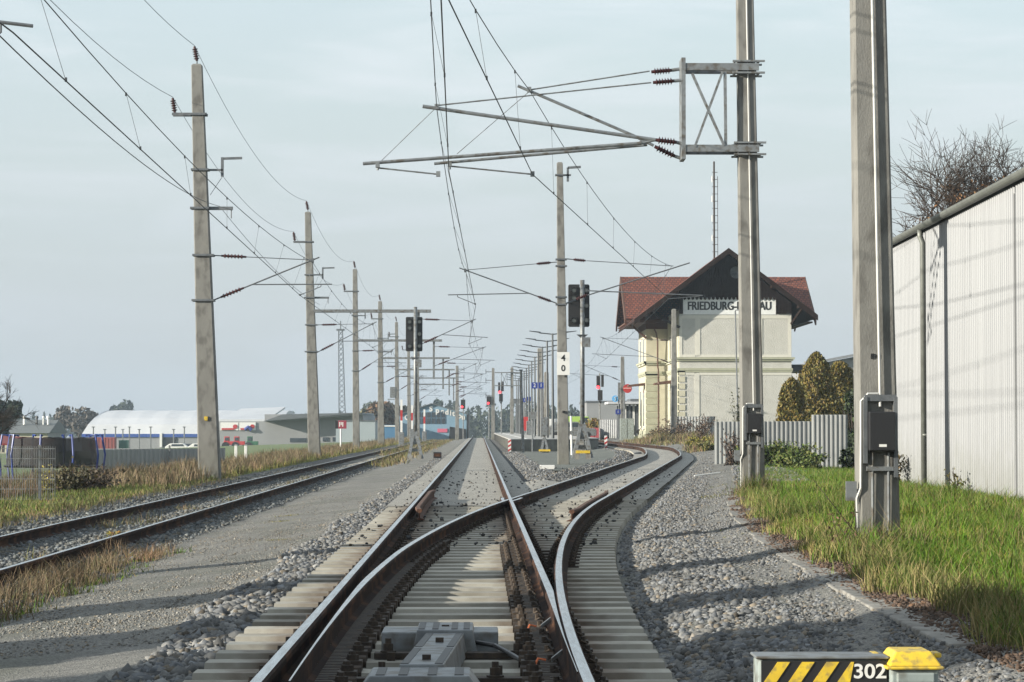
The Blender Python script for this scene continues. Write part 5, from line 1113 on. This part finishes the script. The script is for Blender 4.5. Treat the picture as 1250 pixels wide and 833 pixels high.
forest('forest', 'hazy dark wood where the middle track vanishes', 120, (-40,40), (760,900), (9,15), FC, .7, zb=-5)
forest('forest', 'long dark forest along the right horizon', 240, (25,420), (1050,1200), (8,12), FC, .5)
leafy_tree(XW(150,900), 900, 14, 10, FC, 'taller dark tree rising above the left forest', 1500, .8, zb=-2.6)
# trees left of the frame which throw the shade bands over the path
for x, y, h, w, lab in ((-13.5,8.6,6.4,7.0,'dense evergreen garden tree nearest the camera, left of the view'),(-13,13.6,5.2,3.0,'narrow evergreen garden tree left of the view'),(-13.4,17.8,5.6,1.8,'slim evergreen tree beside the old track'),(-15,65,6.5,2.2,'slim evergreen by the trampoline garden')):
    if y < 60: conifer(x, y, h, w, DG, lab, 7000, .22, 'evergreens left of the old track', name='evergreen_tree', pw=.45)
# ------------------------------------------------------------------ left side garden things
yw = 55; t = thing('wire_mesh_fence', 'grey double-wire mesh fence panel at the left edge', 'fence', (XW(35,yw),yw,-.5)); zt, zb = ZW(545,yw), ZW(611,yw)
mb = MB(); x0, x1 = XW(-60,yw), XW(68,yw)
for x in np.arange(x0, x1, .05): mb.box(x-.004,x+.004,yw-.004,yw+.004,zb,zt)
for z in np.linspace(zb+.03, zt-.05, 6): mb.box(x0,x1,yw-.012,yw-.004,z-.006,z+.006); mb.box(x0,x1,yw+.004,yw+.012,z-.006,z+.006)
mb.build('mesh_panel', M_galv, t); 
for px in (48, -40): MB().box(XW(px,yw)-.03,XW(px,yw)+.03,yw+.013,yw+.07,zb-.2,zt+.03).build('post', M_galv, t)
ytr = 78; t = thing('trampoline', 'round garden trampoline with dark safety net and bent blue poles', 'trampoline', (XW(62,ytr),ytr,-.6)); cx = XW(64,ytr); rr = 1.42; zt, zb = ZW(532,ytr), -.55
mb = MB(); 
for k in range(10):
    a = math.pi*2*k/10+.25; c, s = math.cos(a), math.sin(a); mb.tube([(cx+c*rr*1.06,ytr+s*rr*1.06,zb),(cx+c*rr*1.13,ytr+s*rr*1.13,zb+.9),(cx+c*rr*1.06,ytr+s*rr*1.06,zb+1.5),(cx+c*rr*.93,ytr+s*rr*.93,zt)], .032, 8)
mb.build('poles', M_pblue, t)
nm = mat('net', (.02,.02,.022), None, .9); N = nm.node_tree.nodes; L = nm.node_tree.links; tr = N.new('ShaderNodeBsdfTransparent'); mx = N.new('ShaderNodeMixShader'); mx.inputs[0].default_value = .82; L.new(tr.outputs[0], mx.inputs[1]); L.new(N['Principled BSDF'].outputs[0], mx.inputs[2]); L.new(mx.outputs[0], N['Material Output'].inputs[0])
mb = MB(); n = 60
for zi, (z, r) in enumerate(((zb+.55, rr*.98),(zb+1.1, rr*.93),(zt-.02, rr*.92))):
    for k in range(n): a = 2*math.pi*k/n; sg = -.07*abs(math.sin(a*5+.2)) if zi == 2 else 0; mb.v.append((cx+math.cos(a)*r, ytr+math.sin(a)*r, z+sg))
for j in range(2):
    for k in range(n): mb.f.append((j*n+k, j*n+(k+1)%n, (j+1)*n+(k+1)%n, (j+1)*n+k)); mb.m.append(0)
mb.build('safety_net', nm, t)
MB().lathe((cx,ytr,zb+.5),(cx,ytr,zb+.6),[(0,rr*1.0),(.05,rr*1.04),(.08,rr*1.0)],40).build('jumping_mat', M_black, t)
t = thing('tarpaulin_shelter', 'dark red tarpaulin roof behind the trampoline', 'shelter', (XW(40,96),96,-.6)); mb = MB(); x0, x1 = XW(-20,96), XW(58,96)
mb.hexa([(x0,95,.55),(x1,95,.45),(x1,98,.65),(x0,98,.8),(x0,95,.62),(x1,95,.52),(x1,98,.74),(x0,98,.88)]); mb.build('canopy', mat('dark_red_cloth', (.16,.03,.03)), t); mb = MB(); [mb.tube([(x,y,-.9),(x,y,.6)],.04,6) for x in (x0+.1,x1-.1) for y in (95.1,97.8)]; mb.build('post', M_dgalv, t)
yp = 92; t = thing('corrugated_fence', 'long pale grey corrugated garden fence left of the largest mast', 'fence', (XW(190,yp),yp,-.6), 'corrugated metal fences')
thick(corr((XW(112,yp),yp),(XW(275,yp+8),yp+8),-.85,ZW(549,yp),.3,.05).build('sheet', M_fence, t), .008); MB().box(XW(190,yp)-.03,XW(190,yp)+.03,yp+4.1,yp+4.2,-.8,.5).build('post', M_galv, t)
for px, lab in ((288,'thin white stake right of the largest mast'),(300,'thicker white stake further right of the largest mast')):
    x = XW(px,110); t = thing('white_stake', lab, 'post', (x,110,-.6), 'white stakes in the dry grass'); MB().box(x-.06,x+.06,110,110.1,-.8,ZW(543,110)).build('stake', M_white, t, bev=.01); MB().box(x-.065,x+.065,109.99,110.11,ZW(544,110),ZW(543.2,110)).build('cap', M_galv, t)
bush(XW(85,62), 62, 1.5, .9, [(.08,.07,.03),(.11,.09,.04),(.06,.055,.03)], 'dark brown scrub at the end of the wire mesh fence', 900, .05, stems=40)
bush(XW(110,64), 64, 2.2, .8, [(.10,.07,.045),(.07,.055,.035)], 'wide brown scrub below the trampoline', 900, .05, stems=50)
bush(XW(58,60), 60, .5, .9, [(.35,.28,.03),(.16,.15,.03)], 'small shrub with yellow flowers behind the wire mesh fence', 260, .035, stems=16)
for yy_, xx_ in ((33.2, LX+.35),(33.9, LX+.5)): pass
bush(LX+G-.45, 37.5, .35, .22, [(.35,.18,.03),(.30,.24,.05)], 'small weed with yellow leaves between the old rails', 60, .03, stems=8)
# ------------------------------------------------------------------ far halls
def box_building(name, lab, y, px0, px1, ptop, zb, depth, m, roofm=None, ridge=None, grp=None, cat='building'):
    x0, x1 = XW(px0,y), XW(px1,y); zt = ZW(ptop,y); t = thing(name, lab, cat, (x0,y,zb), grp)
    MB().box(x0,x1,y,y+depth,zb-1,zt).build('wall', m, t)
    return t, x0, x1, zt
y = 480; t = thing('tent_hall', 'long white barrel-roofed tent hall with a blue stripe on the left', 'building', (XW(200,y),y,-2.4)); x0, x1 = XW(100,y), XW(345,y); ze, zr_ = ZW(530,y), ZW(500,y)
n = 10; prf = [(y+20-20*math.cos(math.pi*k/n), ze+(zr_-ze)*math.sin(math.pi*k/n)**.8) for k in range(n+1)]
mb = MB(); vs = [];
for i, x in enumerate(np.linspace(x0, x1, 16)):
    inset = 0 if 0 < i < 15 else 0
    for (yy_, z) in prf: vs.append((x+(2.6*(z-ze)/(zr_-ze) if i == 0 else 0), yy_, z-(.10 if i%2 else 0)*(z-ze)/(zr_-ze)))
m_ = n+1; mb.add(vs, [(i*m_+k,(i+1)*m_+k,(i+1)*m_+k+1,i*m_+k+1) for i in range(15) for k in range(n)]+[tuple(range(m_)), tuple(range(15*m_,16*m_))[::-1]]); mb.build('roof', M_tent, t)
MB().box(x0,x1,y+.2,y+40,-3.2,ze-.6).build('wall', M_hallgrey, t); MB().box(x0-.05,x1,y-.05,y+40,ze-.6,ze+.02).build('blue_stripe', M_dkblue, t)
MB().box(XW(199,y),XW(215,y),y+.05,y+.19,-2.3,ZW(533,y)).build('gate', M_black, t)
MB().box(XW(197,y)-.3,XW(198,y),y-.2,y+.1,-2.4,ZW(529,y)).build('door_post', M_white, t)
for i, px in enumerate((114,128,141,150,158,170,184,212,225)):
    x = XW(px,440); s = thing('yard_lamp', ordn[i]+' thin pale pole before the white tent hall, counted from the left', 'post', (x,440,-2.2), 'thin poles before the tent hall'); z = ZW(522+3*(i%2),440)
    MB().tube([(x,440,-2.4),(x,440,z)],.11,6).build('post', M_galv, s); MB().box(x-.25,x+.25,439.8,440.2,z,z+.15).build('lamp_head', M_dgalv, s)
t, x0, x1, zt = box_building('warehouse', 'brown-grey warehouse wall with a red and white banner', 430, 267, 326, 514.5, -2.4, 30, M_hallgrey)
MB().hexa([(x0,430,zt),(x1,430,zt),(x1,470,ZW(499,470)),(x0,470,ZW(501,470)),(x0,430,zt+.3),(x1,430,zt+.3),(x1,470,ZW(499,470)+.3),(x0,470,ZW(501,470)+.3)]).build('roof', M_tent, t)
for a, b in ((269,291),(292,312)):
    bn = MB().box(XW(a,429.8),XW(b,429.8),429.8,429.95,ZW(525.5,430),ZW(515.8,430)).build('banner', M_white, t)
    MB().box(XW(a,429.7)+.2,XW(b-5,429.7),429.72,429.79,ZW(525,430),ZW(522.8,430)).build('red_band', M_red, bn); mb = MB(); mb.lathe((XW(b-4,429.7),429.78,ZW(521,430)),(XW(b-4,429.7),429.7,ZW(521,430)),[(0,.38),(.06,.38)],16); mb.build('round_emblem', M_red, bn)
MB().tube([(XW(299,429.6),429.6,ZW(525,430)),(XW(303,429.6),429.6,ZW(521.5,430)),(XW(307,429.6),429.6,ZW(525,430))],.3,8).build('blue_arch', M_blue, t)
t, x0, x1, zt = box_building('warehouse', 'long brown-grey hall with sloping eaves behind the left masts', 380, 323, 443, 506, -2.3, 45, M_hallgrey)
MB().hexa([(XW(322,378),377,ZW(514.5,378)),(XW(346,378),377,ZW(506,378)),(x1,377,ZW(504,378)),(x1,377.2,ZW(507,378)),(XW(322,378),420,ZW(514,378)),(XW(346,378),420,ZW(504,378)),(x1,420,ZW(503,378)),(x1,420.2,ZW(506,378))]).build('eaves', M_dgalv, t)
mb = MB(); [mb.box(XW(a,379.9),XW(b,379.9),379.9,379.99,ZW(d,380),ZW(c,380)) for a, b, c, d in ((354,374,535,540),(394,401,534,539),(406,413,534,539))]; mb.build('window', M_glass, t)
t, x0, x1, zt = box_building('warehouse', 'lighter blue-grey box hall right of the long brown-grey one', 340, 410, 458, 514.5, -2.0, 12, mat('hall_bluegrey', (.28,.32,.34), (.25,.29,.31), .6, scale=.5)); MB().box(x0-.1,x1+.1,339.9,352,zt,zt+.15).build('roof_edge', M_dgalv, t)
for px, y, a, b, w, m_, lab in ((386,380,503,500,2.4,M_tent,'white roof light on the long hall'),(438,381,513,499,1.6,M_white,'white chimney stack on the long hall')):
    pass
t, x0, x1, zt = box_building('house', 'low house with grey pitched roof and pale yellow wall at the left edge', 330, -30, 58, 528, -2.2, 14, M_cream)
MB().poly([(329.5,ZW(528,330)-.1),(344.5,ZW(528,330)-.1),(337,ZW(512.5,330))],'x',x0-.3,x1+.3).build('roof', mat('slate_roof', (.13,.14,.14), (.10,.11,.11), .8, scale=2), t)
MB().poly([(330,-2.2),(344,-2.2),(344,ZW(528,330)),(337,ZW(513.5,330)),(330,ZW(528,330))],'x',x1+.01,x1+.1).build('gable', M_hallgrey, t)
for px, s in ((30,.2),(45,.13),(53,.1),(59,.16)): p = W(px,513,334); MB().lathe((p.x,p.y,p.z-.6),(p.x,p.y,p.z+.9),[(0,s),(.8,s),(.85,s*1.7),(1.1,s*1.4),(1.15,s*.5)],8).build('roof_vent', M_white if px != 45 else M_black, t)
for px, y, w, h, m_, lab in ((124,430,4.4,1.9,mat('container_red', (.22,.05,.04)),'rusty red container in front of the tent hall'),(132,432,2.2,1.9,M_black,'dark container beside the red one'),(150,435,1.4,1.4,mat('bin_green', (.02,.13,.08)),'small green container in front of the tent hall')):
    x = XW(px,y); t = thing('container', lab, 'container', (x,y,-2.2)); MB().box(x-w/2,x+w/2,y,y+2.4,-2.3,-2.3+h).build('body', m_, t, bev=.03); mb = MB(); [mb.box(x-w/2+w*k/8-.04,x-w/2+w*k/8+.04,y-.06,y-.01,-2.2,-2.3+h-.1) for k in range(1,8)]; mb.build('ribs', m_, t)
def car(px, y, zb, L, m_, lab, van=False, facing=0, name='parked_car'):
    x = XW(px,y); t = thing(name, lab, 'van' if van else 'car', (x,y,zb), 'far parked cars'); h = 1.45 if not van else 2.0
    pr = [(-L/2,.25),(L/2,.25),(L/2,.75),(L/2-.15,.88),(L*.28,.95),(L*.12,h),(-L*.32,h),(-L/2+.08,.95)] if not van else [(-L/2,.25),(L/2,.25),(L/2,.9),(L*.38,1.05),(L*.28,h),(-L/2,h)]
    MB().poly([(x+a,zb+b) for a, b in pr],'y',y,y+1.75).build('body', m_, t, bev=.06); mb = MB(); a, b = (-L*.28, L*.12) if not van else (L*.05, L*.26)
    mb.poly([(x+a,zb+1.0),(x+b+.25,zb+1.0),(x+b,zb+h-.1),(x+a+.1,zb+h-.1)],'y',y-.02,y+1.77); mb.build('window', M_glass, t)
    for s in (-.31,.31): w = MB().lathe((x+L*s,y-.03,zb+.3),(x+L*s,y+.2,zb+.3),[(0,.3),(.23,.3)],14).build('wheel', M_black, t)
car(219,400,-2.7,4.6,M_white,'white car parked furthest left before the tent hall'); car(232,402,-2.7,4.2,M_galv,'silver car between the white van and the white car'); car(246,398,-2.7,4.3,M_white,'white car closest to the largest mast')
car(685,260,.1,4.6,M_white,'white van behind the platform lamps', True); car(698,215,.25,4.2,M_galv,'silver car behind the white post near the 40 mast'); car(672,262,.1,4.3,M_galv,'grey car left of the white van')
car(706,250,.3,3.6,mat('hi_vis', (.28,.42,.08)),'bright yellow-green van behind the signal post', True)
for px, m_, lab in ((280,M_red,'red farm machine parked before the warehouse banner'),(292,M_red,'second red farm machine right of the first'),(308,mat('tractor_green', (.02,.10,.05)),'dark green tractor right of the red machines')):
    y = 400; x = XW(px,y); t = thing('farm_tractor', lab, 'tractor', (x,y,-2.2), 'farm machines'); mb = MB(); mb.box(x-.9,x+.9,y,y+.8,-1.5,-.9); mb.box(x-.8,x-.0,y,y+.9,-.9,-.15); mb.build('body', m_, t, bev=.05); MB().box(x-.7,x-.1,y-.02,y+.92,-.8,-.3).build('cab_window', M_glass, t)
    for dx, r in ((-.6,.6),(.7,.38)): MB().lathe((x+dx,y-.1,-2.2+r),(x+dx,y+.15,-2.2+r),[(0,r),(.25,r)],14).build('wheel', M_black, t)
# red level board
y = 160; x = XW(416,y); t = thing('information_board', 'small red and dark sign on a white post in the dry grass', 'sign', (x,y,-.5)); MB().tube([(x,y,-.7),(x,y,ZW(523,y))],.05,8).build('post', M_white, t)
bd = MB().box(XW(413,y),XW(423,y),y-.05,y,ZW(523.5,y),ZW(513.5,y)).build('board', mat('pink_red', (.22,.03,.05)), t, bev=.01); MB().box(XW(409.3,y),XW(412.8,y),y-.02,y+.12,ZW(523.5,y),ZW(513.5,y)).build('dark_side', M_black, t); mb = MB(); [mb.box(XW(414,y)+k*.1,XW(414,y)+k*.1+.06,y-.055,y-.0505,ZW(521-(k%2)*2,y),ZW(515.5,y)) for k in range(3)]; mb.build('faded_print', M_white, bd)
# lattice tower
y = 440; t = thing('lattice_tower', 'slender steel lattice tower behind the second left mast', 'tower', (XW(418,y),y,-2)); mb = MB(); z1 = ZW(404,y); zc = ZW(545,y); cx_ = lambda z: XW(418.5,y)+(XW(415.5,y)-XW(418.5,y))*(z-zc)/(z1-zc)
hw = lambda z: .62-.28*(z-zc)/(z1-zc); nz = 22
for k in range(nz):
    a, b = zc+(z1-zc)*k/nz, zc+(z1-zc)*(k+1)/nz
    for s in (-1,1): mb.bar((cx_(a)+s*hw(a),y-.5,a),(cx_(a)+s*hw(a),y+.5,a),.08)
    for dy in (-.5,.5):
        for s in (-1,1): mb.bar((cx_(a)+s*hw(a),y+dy,a),(cx_(b)+s*hw(b),y+dy,b),.10)
        mb.bar((cx_(a)-hw(a),y+dy,a),(cx_(b)+hw(b),y+dy,b),.07); mb.bar((cx_(a)+hw(a),y+dy,a),(cx_(b)-hw(b),y+dy,b),.07)
mb.build('lattice', M_dgalv, t); mb = MB(); mb.box(cx_(z1)-.7,cx_(z1)+.7,y-.6,y+.6,z1,z1+.3); mb.tube([(cx_(z1),y,z1),(cx_(z1),y,ZW(392,y))],.1,6); mb.build('platform_top', M_dgalv, t)
# barriers (raised)
for px, y, p0, p1, lab in ((490,235,488,528,'raised red and white barrier arm beside the fifth left mast'),(503,270,495,524,'raised red and white barrier arm just left of the left signal post'),(518,285,500,527,'raised red and white barrier arm just right of the left signal post')):
    x = XW(px,y); t = thing('level_crossing_barrier', lab, 'barrier', (x,y,-.5), 'raised crossing barriers'); z0, z1 = ZW(p1,y), ZW(p0,y); arm = MB().box(x-.10,x+.10,y-.05,y+.05,z0,z1).build('arm', M_white, t)
    mb = MB(); H = z1-z0; mb.box(x-.103,x+.103,y-.053,y+.053,z0+H*.36,z0+H*.68); mb.build('red_section', M_red, arm); MB().box(x-.25,x+.25,y-.1,y+.35,-.6,z0+.02).build('drive_housing', M_galv, t, bev=.03)
# blue hall
y = 400; xs_ = lambda p: XW(p,y); zs = lambda p: ZW(p,y); t = thing('freight_hall', 'light blue gabled hall with white letters beyond the left masts', 'building', (xs_(530),y,-1.5)); mbl = mat('hall_blue', (.18,.28,.37), (.15,.25,.33), .6, scale=.4)
MB().poly([(xs_(487),-2.2),(xs_(569.5),-2.2),(xs_(569.5),zs(506)),(xs_(527),zs(493.5)),(xs_(487),zs(507))],'y',y,y+50).build('wall', mbl, t)
MB().poly([(xs_(486),zs(507.2)),(xs_(527),zs(493.5)+.02),(xs_(571),zs(506.4)),(xs_(571),zs(505.4)),(xs_(527),zs(492.4)),(xs_(486),zs(506.2))],'y',y-.4,y+50).build('roof', M_dgalv, t)
MB().box(xs_(569.6),xs_(572),y,y+50,-2.2,zs(505.5)).build('dark_corner', M_black, t)
mb = MB(); [mb.box(xs_(a),xs_(a+4.6),y-.08,y-.01,zs(c),zs(b)) for a in (509,515,521,527,533,539) for b, c in ((503.5,510),(510.8,517.5))]; mb.build('window', M_glass, t)
MB().box(xs_(534),xs_(546),y-.1,y-.01,zs(528),zs(523.5)).build('pink_banner', mat('banner_pink', (.5,.10,.16)), t); MB().poly([(xs_(548),-2),(xs_(569),-2),(xs_(569),zs(524)),(xs_(549),zs(521))],'y',y-1.2,y-.1).build('loading_canopy', M_black, t)
lt = zip('SPEDITION', (527,534,540.5,545.5,549,554,558,564,570))
for ch, px, py in (('G',497,510),('S',526,499.5),('p',534,501.5),('e',540,502.5),('d',545.5,503.5),('i',550,504.5),('t',553.5,505.2),('i',557,506),('o',561,508),('n',565.5,509.5)):
    text(ch, 1.15, M_white, t, (xs_(px), y-.1, zs(py)), ext=.03, bold=.04)
t = thing('parked_trailer', 'dark blue and white trailers parked left of the blue hall', 'trailer', (XW(470,360),360,-1.8)); MB().box(XW(459,360),XW(484,360),360,363,-1.5,ZW(519,360)).build('body', mat('tarp_blue', (.05,.14,.25)), t, bev=.05); MB().box(XW(459,360),XW(484,360),359.9,359.99,ZW(521,360),ZW(519.5,360)).build('white_band', M_white, t)
for px in (463,467,479): MB().lathe((XW(px,360),359.9,-1.5),(XW(px,360),360.1,-1.5),[(0,.45),(.2,.45)],12).build('wheel', M_black, t)
# ------------------------------------------------------------------ station forecourt (right of platform)
t, x0, x1, zt = box_building('depot_building', 'flat grey building behind the autumn shrubs right of the platform', 300, 716, 795, 491.5, .0, 20, M_hallgrey); MB().box(x0-.1,x1,299.9,320,zt,zt+.2).build('roof_edge', M_dgalv, t)
y = 225; t = thing('bus_shelter', 'flat white canopy on dark posts left of the station', 'shelter', (XW(770,y),y,.5)); MB().box(XW(742,y),XW(800,y),y,y+6,ZW(493.5,y),ZW(490.5,y)).build('canopy', M_tent, t, bev=.03); MB().box(XW(770,y),XW(800,y),y+.5,y+6,ZW(490.4,y),ZW(487,y)).build('roof_unit', M_dgalv, t)
for px in (758,764,769.5,774.5,779): MB().box(XW(px,y)-.09,XW(px,y)+.09,y+1,y+1.2,.4,ZW(493.6,y)).build('post', M_white if px in (764,774.5) else M_dgalv, t)
MB().box(XW(757,y),XW(781,y),y+5,y+5.1,.4,ZW(495,y)).build('glass_wall', M_glass, t)
y = 210; t = thing('round_sign', 'round red sign with faint white writing beside a mast', 'sign', (XW(766,y),y,.5)); b = MB(); b.lathe((XW(766,y),y,ZW(474.5,y)),(XW(766,y),y-.1,ZW(474.5,y)),[(0,.36),(.03,.37),(.09,.37)],28); bd = b.build('disc', M_red, t); MB().box(XW(764,y)-.2,XW(764,y)+.45,y-.112,y-.102,ZW(474.6,y),ZW(473.6,y)).build('faint_writing', mat('pale_pink', (.6,.35,.33)), bd); MB().tube([(XW(762.3,y),y+.06,.4),(XW(762.3,y),y+.06,ZW(466,y))],.06,8).build('post', M_dgalv, t); MB().box(XW(756,y)-.1,XW(757.5,y),y+.1,y+.2,ZW(488,y),ZW(467,y)).build('side_strip', M_galv, t)
y = 212; t = thing('round_sign', 'round blue sign with a white curved arrow mark', 'sign', (XW(751,y),y,.5)); b = MB(); b.lathe((XW(751,y),y,ZW(487,y)),(XW(751,y),y-.1,ZW(487,y)),[(0,.27),(.03,.28),(.09,.28)],28); bd = b.build('disc', mat('light_blue', (.10,.33,.62)), t); c0 = Vector((XW(751,y),y-.115,ZW(487,y))); MB().tube([c0+Vector((.10,0,.15)),c0+Vector((-.06,0,.10)),c0+Vector((.07,0,-.04)),c0+Vector((-.05,0,-.16))],.03,6).build('white_mark', M_white, bd); MB().tube([(XW(755.5,y),y+.06,.4),(XW(755.5,y),y+.06,ZW(483,y))],.05,8).build('post', M_dgalv, t)
signboard('platform_sign', 'small dark blue board below the round blue sign', 'sign', 754.5, 500, 506, 211, '1', .42, M_blue, M_white, .5)
t = thing('red_bins', 'low red boxes beside the fence right of the signal', 'box', (XW(725,222),222,.4)); 
for a, b in ((717,725.5),(726,735)): MB().box(XW(a,222),XW(b,222),222,223,.3,ZW(522.5,222)).build('bin', mat('bin_red_'+('a' if a < 720 else 'b'), (.33,.06,.07)), t, bev=.03)
t = thing('parked_scooter', 'small black scooter parked against the station front', 'scooter', (XW(777.5,205),205,.5)); x = XW(777.5,205); mb = MB(); mb.poly([(x-.3,.75),(x+.28,.75),(x+.3,1.1),(x+.05,1.05),(x-.1,.95),(x-.2,1.45),(x-.3,1.4)],'y',205,205.3); mb.build('body', M_black, t, bev=.03)
for s in (-.27,.27): MB().lathe((x+s,205.05,.8),(x+s,205.2,.8),[(0,.22),(.15,.22)],14).build('wheel', M_blk2, t)
# ------------------------------------------------------------------ light, sky, haze
EL, BEH = R(15), R(20)
sun = bpy.data.objects.new('sun', bpy.data.lights.new('sun', 'SUN')); COL.objects.link(sun); sun.data.energy = 5.0; sun.data.angle = R(.6); sun.data.color = (1, .93, .80)
dvec = Vector((math.cos(BEH)*math.cos(EL), math.sin(BEH)*math.cos(EL), -math.sin(EL))); sun.rotation_euler = dvec.to_track_quat('-Z', 'Y').to_euler()
w = bpy.data.worlds.new('World'); bpy.context.scene.world = w; w.use_nodes = True; N = w.node_tree.nodes; L = w.node_tree.links; bg = N['Background']
sky = N.new('ShaderNodeTexSky'); sky.sky_type = 'NISHITA'; sky.sun_disc = False; sky.sun_elevation = EL; sky.sun_rotation = R(250); sky.air_density = 1.3; sky.dust_density = 1.2; sky.ozone_density = 1.4
tc_ = N.new('ShaderNodeTexCoord'); mp = N.new('ShaderNodeMapping'); mp.inputs['Scale'].default_value = (1.2,1.2,9); L.new(tc_.outputs['Generated'], mp.inputs[0])
no = N.new('ShaderNodeTexNoise'); no.inputs['Scale'].default_value = 2.2; no.inputs['Detail'].default_value = 5; L.new(mp.outputs[0], no.inputs['Vector'])
mr = N.new('ShaderNodeMapRange'); mr.inputs[1].default_value = .3; mr.inputs[2].default_value = .75; mr.inputs[3].default_value = .62; mr.inputs[4].default_value = .80; L.new(no.outputs['Fac'], mr.inputs[0])
mx = N.new('ShaderNodeMix'); mx.data_type = 'RGBA'; mx.inputs[7].default_value = (3.65,4.15,4.5,1); L.new(mr.outputs[0], mx.inputs[0]); L.new(sky.outputs[0], mx.inputs[6])
sx_ = N.new('ShaderNodeSeparateXYZ'); L.new(tc_.outputs['Generated'], sx_.inputs[0]); er = N.new('ShaderNodeMapRange'); er.inputs[1].default_value = -.01; er.inputs[2].default_value = .17; L.new(sx_.outputs[2], er.inputs[0])
mp2 = N.new('ShaderNodeMapping'); mp2.inputs['Scale'].default_value = (2.5,2.5,16); mp2.inputs['Rotation'].default_value = (.10,.06,0); L.new(tc_.outputs['Generated'], mp2.inputs[0])
no2 = N.new('ShaderNodeTexNoise'); no2.inputs['Scale'].default_value = 3.0; no2.inputs['Detail'].default_value = 6; no2.inputs['Roughness'].default_value = .5; no2.inputs['Distortion'].default_value = .6; L.new(mp2.outputs[0], no2.inputs['Vector'])
mr2 = N.new('ShaderNodeMapRange'); mr2.interpolation_type = 'SMOOTHSTEP'; mr2.inputs[1].default_value = .42; mr2.inputs[2].default_value = .72; mr2.inputs[4].default_value = .6; L.new(no2.outputs['Fac'], mr2.inputs[0])
mc = N.new('ShaderNodeMix'); mc.data_type = 'RGBA'; mc.inputs[7].default_value = (4.5,4.8,5.05,1); L.new(mr2.outputs[0], mc.inputs[0]); L.new(mx.outputs[2], mc.inputs[6]); mx = mc
mh = N.new('ShaderNodeMix'); mh.data_type = 'RGBA'; mh.inputs[6].default_value = (2.7,3.02,3.3,1); L.new(er.outputs[0], mh.inputs[0]); L.new(mx.outputs[2], mh.inputs[7]); L.new(mh.outputs[2], bg.inputs['Color']); bg.inputs['Strength'].default_value = .10
HAZE = True
if HAZE:
    hz = MB().box(-420, 430, -14, 1230, -30, 26).build('haze', [bpy.data.materials.new('haze_air')]); hz['kind'] = 'stuff'; hz['label'] = 'thin bluish autumn haze filling the whole valley'; hz['category'] = 'haze'
    hm = hz.data.materials[0]; hm.use_nodes = True; nt = hm.node_tree; nt.nodes.clear(); o_ = nt.nodes.new('ShaderNodeOutputMaterial'); pv = nt.nodes.new('ShaderNodeVolumePrincipled'); pv.inputs['Density'].default_value = .00026; pv.inputs['Color'].default_value = (.55,.68,.80,1); pv.inputs['Anisotropy'].default_value = 0; nt.links.new(pv.outputs[0], o_.inputs['Volume'])
sc = bpy.context.scene; sc.view_settings.view_transform = 'Standard'; sc.view_settings.look = 'None'; sc.view_settings.exposure = 1.0; sc.view_settings.gamma = 1
sc.render.engine = 'CYCLES'; sc.cycles.max_bounces = 6; sc.cycles.diffuse_bounces = 3; sc.cycles.volume_bounces = 0; sc.cycles.transparent_max_bounces = 12; sc.cycles.use_denoising = True
# labels for the setting and the scattered stuff
LB = {'oily_ballast':('dark oily ballast between the near sleepers','ballast'),'ground':('earth and grass ground reaching to the horizon','ground'),'field':('green meadow beyond the left mast row','field'),'gravel_path':('grey gravel path between the old track and the middle track','path'),'ballast_left':('ballast bed under the old left track','ballast'),'ballast_main':('ballast bed under the middle track and switch','ballast'),'ballast_diverging':('ballast bed under the curving right track','ballast'),'ballast_shoulder':('gravel shoulder right of the curving rail','gravel'),'gravel_yard':('gravel yard between the curving track and the fence','gravel'),'infill_strip':('pale grit between the far middle rails','gravel'),'infill_strip_diverging':('pale grit between the curving rails','gravel'),'infill_between':('pale grit where the two tracks part','gravel'),'island_surface':('dark grit island between the tracks before the platform','pavement')}
SL_ = {'ballast_gravel':['coarse stones along the left sleeper ends','coarse stones right of the curving rail','stones in the bed of the old left track','stray stones between the turnout sleepers','light stones right of the middle track','light stones left of the curving track'],'gravel':['finer gravel on the right shoulder','loose gravel on the far right bank','dark pebbles on the pale grit','pebbles of the gravel path'],'grass':['green lawn between duct and shed','sparse dry stalks standing in the lawn','olive grass fringe along the duct slabs','taller grass tufts in the lawn','green verge left of the old track','short dry fringe left of the old track','olive tufts along the left mast row','low green tufts beside the gravel path','green and dry tufts between the old rails'],'dry_grass':['tall dry grass around the left masts','dark withered growth below the trampoline','long dry grass against the old track','dry weeds along the far old track','dry grass mound by the bend of the rail','dry fringe before the station','dry tufts at the feet of the right masts'],'weeds':['small weeds scattered on the gravel'],'fallen_leaves':['brown leaf litter beside the duct slabs']}
cnt = {}
for o in list(COL.objects):
    if o.parent or o.type != 'MESH': continue
    b = o.name.split('.')[0]
    if o.get('label'): continue
    if b in LB: o['label'], o['category'] = LB[b]
    elif b in SL_: i = cnt.get(b, 0); cnt[b] = i+1; o['label'] = SL_[b][min(i, len(SL_[b])-1)]; o['category'] = b.replace('_', ' ')
